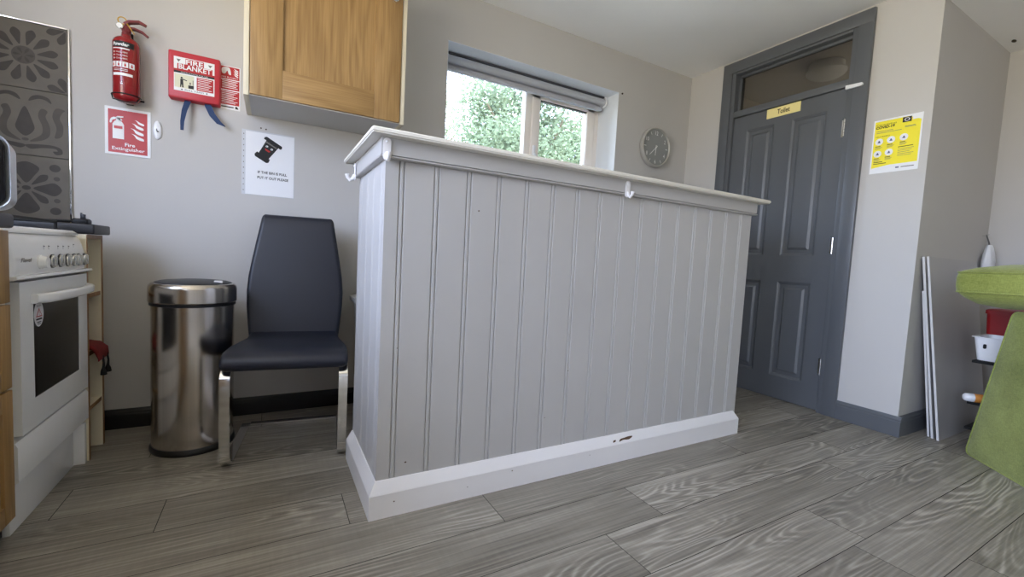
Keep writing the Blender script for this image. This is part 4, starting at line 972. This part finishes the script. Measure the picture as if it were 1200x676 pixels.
def make_clock():
    c = (2.612, YW, 1.782)
    t = thing('wall_clock', c, 'round grey wall clock with a silver rim on the back wall', 'clock')
    b = B(); b.lathe([(0, 0), (0.138, 0), (0.146, 0.006), (0.149, 0.016), (0.149, 0.038), (0.146, 0.046), (0.141, 0.047), (0.137, 0.043), (0.137, 0.029)], c, 72, axis='y'); b.build('rim', CLOCKR, t, smooth=50)
    P = Pl((c[0], YW - 0.030, c[2]), (1, 0, 0), (0, 0, 1)); b = B()
    b.disc(P, 0, 0, 0.1375, 0.1375, 0.003, 0, 64); D = 0.0036
    for h in range(1, 13):
        a = R(90 - 30 * h); r = 0.108
        if h % 2 == 0: b.text(str(h), P, r * math.cos(a), r * math.sin(a), 0.016 if h < 10 else 0.030, 0.030, D, 1, 0.012)
        else:
            r0, r1 = 0.104, 0.128; n = Vector((-math.sin(a), math.cos(a))) * 0.0026; e = Vector((math.cos(a), math.sin(a)))
            b.poly([tuple(e * r0 + n), tuple(e * r0 - n), tuple(e * r1 - n), tuple(e * r1 + n)], P, D, 1)
    b.build('dial', [CLOCKF, SIGNWHITE], t, smooth=0)
    def hand(name, ang, L, w_, d):
        a = R(90 - ang); e = Vector((math.cos(a), math.sin(a))); n = Vector((-e.y, e.x)) * w_
        h = B(); h.prism([tuple(e * -0.018 - n), tuple(e * L - n * 0.7), tuple(e * L + n * 0.7), tuple(e * -0.018 + n)], P, d, d + 0.0012); h.build(name, SIGNWHITE, t, smooth=0)
    hand('hour_hand', 184, 0.062, 0.0036, 0.005); hand('minute_hand', 226, 0.090, 0.0030, 0.0065)
    b = B(); b.lathe([(0, 0.004), (0.006, 0.004), (0.006, 0.009), (0, 0.0095)], (c[0], YW - 0.030, c[2]), 20, axis='y'); b.build('hub', SIGNWHITE, t)
make_clock()

def make_poster():
    u0, u1, v0, v1 = -1.235, -1.020, 1.447, 1.745; b = B(); U = lambda k: u0 + (u1 - u0) * k; V = lambda k: v0 + (v1 - v0) * k
    b.pbox(PD, u0, u1, v0, v1, 0, 0.0012, 0, 1, 0); D = 0.0016
    b.poly([(U(.03), V(.10)), (U(.40), V(.14)), (U(.97), V(.14)), (U(.97), V(.88)), (U(.72), V(.97)), (U(.03), V(.97))], PD, D, 1)
    b.rect(PD, U(.60), U(.78), V(.875), V(.965), D + 0.0003, 2); b.disc(PD, U(.69), V(.92), 0.012, 0.009, D + 0.0006, 3, 20); b.disc(PD, U(.69), V(.92), 0.008, 0.006, D + 0.0008, 2, 20); b.rect(PD, U(.80), U(.96), V(.90), V(.95), D + 0.0003, 0)
    D += 0.0004
    b.text('Coronavirus', PD, U(.27), V(.905), 0.090, 0.011, D, 2); b.text('COVID-19', PD, U(.25), V(.855), 0.085, 0.015, D, 2, 0.04)
    for k, (x0, x1, y) in enumerate(((.07, .42, .785), (.07, .60, .755), (.66, .86, .80), (.66, .88, .785))): b.rect(PD, U(x0), U(x1), V(y) - 0.0012, V(y) + 0.0012, D, 4)
    b.text('HELP PREVENT', PD, U(.22), V(.685), 0.065, 0.006, D, 2)
    for x, y in ((.15, .59), (.40, .60), (.66, .61), (.14, .365), (.38, .375)):
        b.disc(PD, U(x), V(y), 0.0185, 0.0185, D, 0, 24); b.disc(PD, U(x), V(y) + 0.003, 0.0035, 0.0035, D + 0.0004, 5, 10); b.poly([(U(x) - 0.008, V(y) - 0.006), (U(x) + 0.007, V(y) - 0.007), (U(x) + 0.004, V(y) + 0.002), (U(x) - 0.003, V(y) + 0.001)], PD, D + 0.0004, 5)
        b.rect(PD, U(x) - 0.016, U(x) + 0.008, V(y) - 0.027, V(y) - 0.0235, D, 2)
        for k in range(3): b.rect(PD, U(x) - 0.016, U(x) + 0.016 - 0.004 * k, V(y) - 0.032 - 0.004 * k, V(y) - 0.0305 - 0.004 * k, D, 4)
    b.rect(PD, U(.56), U(.86), V(.435), V(.447), D, 2)
    for k in range(5): b.rect(PD, U(.56), U(.88 - .04 * (k % 3)), V(.405 - .03 * k) - 0.001, V(.405 - .03 * k) + 0.001, D, 4)
    b.rect(PD, U(.07), U(.26), V(.205), V(.217), D, 2); b.rect(PD, U(.07), U(.34), V(.175), V(.187), D, 2)
    b.rect(PD, U(.55), U(.62), V(.06), V(.085), D, 5); b.rect(PD, U(.66), U(.92), V(.065), V(.08), D, 4)
    tag(b.build('health_poster', [PAPER, YELLOW, INK, SIGNWHITE, GREYINK, mat('icon_blue', (96, 96, 130), 0.5)], smooth=0), 'yellow COVID-19 poster on the pale wall next to the dark door', 'poster')
make_poster()

def make_screws():
    b = B(); b.lathe([(0, 0), (0.006, 0), (0.006, 0.005), (0.003, 0.009), (0, 0.009)], (2.262, YW, 2.122), 14, axis='y')
    tag(b.build('wall_screw', BROWNINK), 'brown screw head in the wall by the top corner of the window', 'screw')
    for k, x in enumerate((-0.051, -0.029)):
        b = B(); b.lathe([(0, 0), (0.0035, 0), (0.0035, 0.003), (0, 0.003)], (x, YW, 1.436 - 0.002 * k), 12, axis='y')
        tag(b.build('wall_plug', BROWNINK), ('wall plug under the oak cupboard, nearer the FIRE BLANKET case', 'wall plug under the oak cupboard, farther from the FIRE BLANKET case')[k], 'wall plug')
make_screws()

# ------------------------------------------------------------------ behind the bar: grey lidded tub
def make_tub():
    x0, x1, y0, y1 = 0.372, 0.74, 2.14, 2.44; cx, cy = (x0 + x1) / 2, (y0 + y1) / 2
    t = thing('lidded_tub', (cx, cy, 0), 'grey lidded plastic bin between the bar and the back wall', 'bin')
    def ring(hx, hy, z, r=0.03): return [(cx + a, cy + c, z) for a, c in rrect(hx, hy, r, 5)]
    b = B(); b.loft([ring(0.135, 0.10, 0), ring(0.14, 0.105, 0.01), ring(0.172, 0.138, 0.6)]); b.build('tub_body', GREYPL, t, smooth=50)
    b = B(); b.loft([ring(0.186, 0.152, 0.594), ring(0.19, 0.155, 0.6), ring(0.19, 0.155, 0.622), ring(0.16, 0.13, 0.636)]); b.build('lid', GREYPL, t, smooth=40)
make_tub()

# ------------------------------------------------------------------ right-hand corner
def make_boards():
    spec = ((3.150, 3.87, 0.8535, 0.9530, 0.985, 'tall grey laminate board leaning at the front of the stack', 0.010),
            (3.165, 3.87, 0.8815, 0.9665, 0.983, 'tall grey board leaning in the middle of the board stack', 0.010),
            (3.180, 3.83, 0.9020, 0.9655, 0.800, 'short grey board leaning at the back against the wall', 0.009))
    for x0, x1, yb, yt, h, label, th in spec:
        up = Vector((0, yt - yb, h)).normalized(); P = Pl((0, yb, 0), (1, 0, 0), up); H = math.sqrt((yt - yb) ** 2 + h * h)
        sk = {0.985: -0.085, 0.983: -0.115, 0.800: -0.090}[h]
        b = B(); q = [(x0, 0.0), (x1, 0.0), (x1 + sk, H), (x0 + sk, H)]
        b.prism(q, P, -th, 0.0, 0, 1)
        tag(b.build('leaning_board', [BOARD, EDGEW], smooth=0), label, 'board', 'boards leaning on the wall by the green cushions')
make_boards()

def cushion(t, P, outline, half, bulge0, bulge1, sag=None):
    """piped box cushion: outline in frame P, extruded half each way and puffed; bulge1 on the +d side"""
    cx = sum(p[0] for p in outline) / len(outline); cy = sum(p[1] for p in outline) / len(outline)
    b = B(); secs = []
    for k, d in ((0.30, -half - bulge0), (0.64, -half - bulge0 * 0.95), (0.84, -half - bulge0 * 0.72), (0.94, -half - bulge0 * 0.36), (1.0, -half), (1.012, -half * 0.4), (1.012, half * 0.4), (1.0, half), (0.96, half + bulge1 * 0.2), (0.86, half + bulge1 * 0.5), (0.62, half + bulge1 * 0.86), (0.30, half + bulge1)):
        secs.append([P(cx + (u - cx) * k, cy + (v - cy) * k, d) for u, v in outline])
    b.loft(secs); b.build('cover', GREEN, t, smooth=60)
    for d in (-half, half):
        b = B(); b.tube([P(u, v, d) for u, v in outline], 0.0045, 8, loop=True); b.build('piping', GREEN, t, smooth=60)
def rounded(pts, r, n=5):
    out = []; k = len(pts)
    for i in range(k):
        a, p, c = Vector(pts[i - 1]), Vector(pts[i]), Vector(pts[(i + 1) % k])
        u = (a - p).normalized(); v = (c - p).normalized()
        s = p + u * r; e = p + v * r
        for j in range(n + 1):
            q = j / n; out.append(tuple(s.lerp(p, q).lerp(p.lerp(e, q), q)))
    # even out long sides
    res = []
    for i in range(len(out)):
        a, c = Vector(out[i]), Vector(out[(i + 1) % len(out)]); m = max(1, int((c - a).length / 0.06))
        for j in range(m): res.append(tuple(a.lerp(c, j / m)))
    return res
def make_cushions():
    # upright cushion: face towards the bar and door, bottom edge running away diagonally
    O = Vector((3.067, 0.731, 0.0)); U = Vector((-0.716, -0.698, 0)); lean = Vector((0.698, -0.716, 0)) * 0.03
    V = (Vector((0, 0, 1)) + lean).normalized()
    t = thing('upright_cushion', (2.9, 0.5, 0), 'green cushion standing upright on the floor under the flat green cushion', 'cushion', 'loose green seat cushions')
    P0 = Pl(O, U, V); half = 0.05; nn = P0.N
    if nn.dot(Vector((-1, 0.5, 0))) < 0: nn = -nn
    P = Pl(O - nn * half, U, V)
    cushion(t, P, rounded([(0.0, 0.004), (0.66, 0.004), (0.60, 0.735), (0.150, 0.735)], 0.035), half, 0.012, 0.016)
    t = thing('flat_cushion', (3.1, 0.45, 0.80), 'green cushion lying flat on top of the upright green cushion', 'cushion', 'loose green seat cushions')
    H = Pl((2.84, 0.79, 0.857), (0.03, -1, 0.012), (1, 0.03, 0.0))
    H = Pl((2.86, 0.790, 0.858), Vector((-0.12, -1, 0.01)).normalized(), Vector((1, -0.12, 0.0)).normalized())
    cushion(t, H, rounded([(0.0, 0.0), (0.72, 0.0), (0.72, 0.60), (0.0, 0.60)], 0.045), 0.046, 0.072, 0.05)
make_cushions()

def make_rack():
    t = thing('low_shelf_rack', (3.45, 0.56, 0), 'dark metal shelf rack standing behind the green cushions', 'shelf rack')
    x0, x1, y0, y1 = 3.22, 3.72, 0.36, 0.80
    for x in (x0 + 0.10, x1 - 0.012):
        for y in (y0 + 0.012, y1 - 0.20): B().box(x - 0.01, x + 0.01, y - 0.01, y + 0.01, 0, 0.46, 0.002).build('post', MATBLK, t)
    for z in (0.10, 0.235, 0.455): B().box(x0, x1, y0, y1 - 0.015, z - 0.014, z, 0.002).build('shelf', MATBLK, t)
make_rack()
def make_basket():
    cx, cy = 3.335, 0.69; z0 = 0.458
    t = thing('white_basket', (cx, cy, z0), 'white plastic basket with a handle slot under the green cushions', 'basket')
    def ring(hx, hy, z, r=0.02): return [(cx + a, cy + c, z) for a, c in rrect(hx, hy, r, 4)]
    b = B(); b.loft([ring(0.10, 0.085, z0), ring(0.116, 0.100, z0 + 0.116), ring(0.124, 0.108, z0 + 0.118), ring(0.124, 0.108, z0 + 0.122), ring(0.112, 0.097, z0 + 0.122), ring(0.096, 0.081, z0 + 0.004)]); b.build('basket_body', WPLAST, t, smooth=40)
    s = B(); P = Pl((cx - 0.1115, 0, 0), (0, -1, 0), (0, 0, 1)); s.prism([(-(cy + 0.055) + a, z0 + 0.075 + c) for a, c in rrect(0.006, 0.012, 0.0055, 4)], P, -0.002, 0.004); s.build('handle_slot', MATBLK, t)
make_basket()
def make_redbox():
    cx, cy, z0 = 3.585, 0.705, 0.4555
    t = thing('red_storage_box', (cx, cy, z0), 'red storage box behind the white basket under the green cushions', 'box')
    def ring(hx, hy, z, r=0.02): return [(cx + a, cy + c, z) for a, c in rrect(hx, hy, r, 4)]
    b = B(); b.loft([ring(0.095, 0.10, z0), ring(0.105, 0.112, z0 + 0.24)]); b.build('box_body', REDBIN, t, smooth=40)
    b = B(); b.loft([ring(0.110, 0.117, z0 + 0.236), ring(0.110, 0.117, z0 + 0.256), ring(0.10, 0.107, z0 + 0.262)]); b.build('lid', REDBIN, t, smooth=40)
make_redbox()
def make_tube():
    c = Vector((3.21, 0.772, 0.258)); d = Vector((0.55, -0.80, 0)).normalized(); s = Vector((d.y, -d.x, 0))
    t = thing('label_tube', c, 'white tube with an orange label lying on the dark shelf rack', 'tube')
    def ring(k, ru, rv): return [c + d * k + s * ru * math.cos(2 * math.pi * i / 20) + Vector((0, 0, rv * math.sin(2 * math.pi * i / 20))) for i in range(20)]
    b = B(); b.loft([ring(-0.028, 0.010, 0.012), ring(-0.02, 0.020, 0.020), ring(0.0, 0.023, 0.022), ring(0.10, 0.023, 0.022), ring(0.13, 0.022, 0.018)]); b.build('tube_body', WPLAST, t, smooth=60)
    b = B(); b.loft([ring(0.012, 0.0236, 0.0226), ring(0.085, 0.0236, 0.0226)], caps=False); b.build('wrap_label', ORANGE, t, smooth=60)
make_tube()
def make_bag():
    t = thing('hanging_bag', (4.02, 0.93, 1.16), 'white plastic bag hanging on a cord in the far wall corner', 'bag')
    b = B(); secs = []
    for z, hw, th, cx in ((1.10, 0.012, 0.010, 3.955), (1.08, 0.026, 0.016, 3.957), (1.04, 0.042, 0.022, 3.960), (1.0, 0.056, 0.026, 3.962), (0.95, 0.068, 0.028, 3.964), (0.90, 0.074, 0.028, 3.965), (0.86, 0.066, 0.02, 3.965)):
        secs.append([(cx + hw * math.cos(a) * (1 + 0.06 * math.sin(5 * a)), 0.948 + th * math.sin(a) * (1 + 0.2 * math.sin(4 * a + z * 30)), z) for a in [2 * math.pi * i / 36 for i in range(36)]])
    b.loft(secs); b.build('bag_body', WPLAST, t, smooth=60)
    b = B(); b.tube([(3.948, 0.948, 1.095), (3.940, 0.955, 1.13), (3.946, 0.965, 1.158), (3.955, 0.968, 1.164), (3.966, 0.965, 1.15), (3.966, 0.955, 1.12), (3.960, 0.948, 1.095)], 0.0025, 8); b.build('cord', mat('grey_cord', (96, 94, 96), 0.8), t)
    b = B(); b.tube([(3.955, YRET, 1.158), (3.955, 0.965, 1.156), (3.955, 0.955, 1.168)], 0.003, 8); b.build('nail_hook', CHROME, t)
make_bag()
def make_ceiling_hook():
    c = (3.86, 0.93, ZA); b = B(); b.lathe([(0, 0), (0.016, 0), (0.016, -0.004), (0.006, -0.008), (0, -0.009)], c, 20, sx=1.3, sy=0.6)
    tag(b.build('ceiling_hook', mat('dark_bronze', (62, 54, 40), 0.5, 0.5), smooth=50), 'small dark hook on the ceiling above the hanging bag', 'hook')
make_ceiling_hook()

# ------------------------------------------------------------------ outside the window
def make_tree(cx, cy, cz, rx, ry, rz, n, m, label, seed, base=True):
    rnd = random.Random(seed)
    t = thing('garden_tree', (cx, cy, -0.3), label, 'tree', 'trees outside the window')
    b = B(); b.tube([(cx, cy, -0.3), (cx + 0.1, cy, cz * 0.5), (cx, cy, cz)], [0.16, 0.12, 0.07], 10)
    for k in range(9):
        a = k * 2.4; b.tube([(cx, cy, cz * 0.55 + 0.1 * k), (cx + rx * 0.4 * math.cos(a), cy + ry * 0.4 * math.sin(a), cz + 0.1 * k), (cx + rx * 0.75 * math.cos(a), cy + ry * 0.75 * math.sin(a), cz + 0.25 * rz + 0.12 * k)], [0.05, 0.03, 0.012], 6)
    b.build('trunk', BARK, t)
    clumps = []
    for k in range(60):
        u, v = rnd.uniform(-1, 1), rnd.uniform(0, 2 * math.pi); r = rnd.uniform(0.55, 1.0); q = math.sqrt(1 - u * u)
        clumps.append((cx + rx * r * q * math.cos(v), cy + ry * r * q * math.sin(v), cz + rz * r * u))
    vs, fs = [], []
    for k in range(n):
        c = rnd.choice(clumps); s = rnd.uniform(0.026, 0.05)
        p = Vector((c[0] + rnd.gauss(0, 0.24 * rx / 1.5), c[1] + rnd.gauss(0, 0.24), c[2] + rnd.gauss(0, 0.22)))
        if p.z < 0.1: continue
        d = Vector((rnd.gauss(0, 1), rnd.gauss(0, 1), rnd.gauss(0, 0.7))).normalized(); e = d.orthogonal().normalized(); e = Matrix.Rotation(rnd.uniform(0, 6.28), 3, d) @ e
        i = len(vs); vs += [p - d * s, p + e * s * 0.45 - d * s * 0.1, p + d * s, p - e * s * 0.45 - d * s * 0.1]; fs.append((i, i + 1, i + 2, i + 3))
    top = Vector((cx, cy, -0.3)); me = bpy.data.meshes.new('foliage'); me.from_pydata([v - top for v in vs], [], fs); me.materials.append(m)
    o = bpy.data.objects.new('foliage', me); COL.objects.link(o); o.parent = t
make_tree(3.75, 6.3, 2.3, 1.25, 1.0, 1.8, 42000, LEAF, 'dense green tree seen through the opening pane of the window', 3)
make_tree(0.95, 7.4, 1.7, 1.0, 1.0, 1.3, 12000, LEAF2, 'pale sunlit tree seen through the fixed pane of the window', 5)
make_tree(3.1, 11.0, 2.9, 1.7, 1.2, 2.6, 34000, LEAF, 'green tree farther back behind the window mullion', 8)
make_tree(7.4, 9.4, 2.6, 1.5, 1.2, 2.4, 6000, LEAF, 'tall green tree farthest from the house outside', 11)
b = B(); b.box(-8, 12, YW + T + 0.02, 18, -0.5, -0.3); struct(b.build('ground', GROUND_BOUNCE, smooth=0))
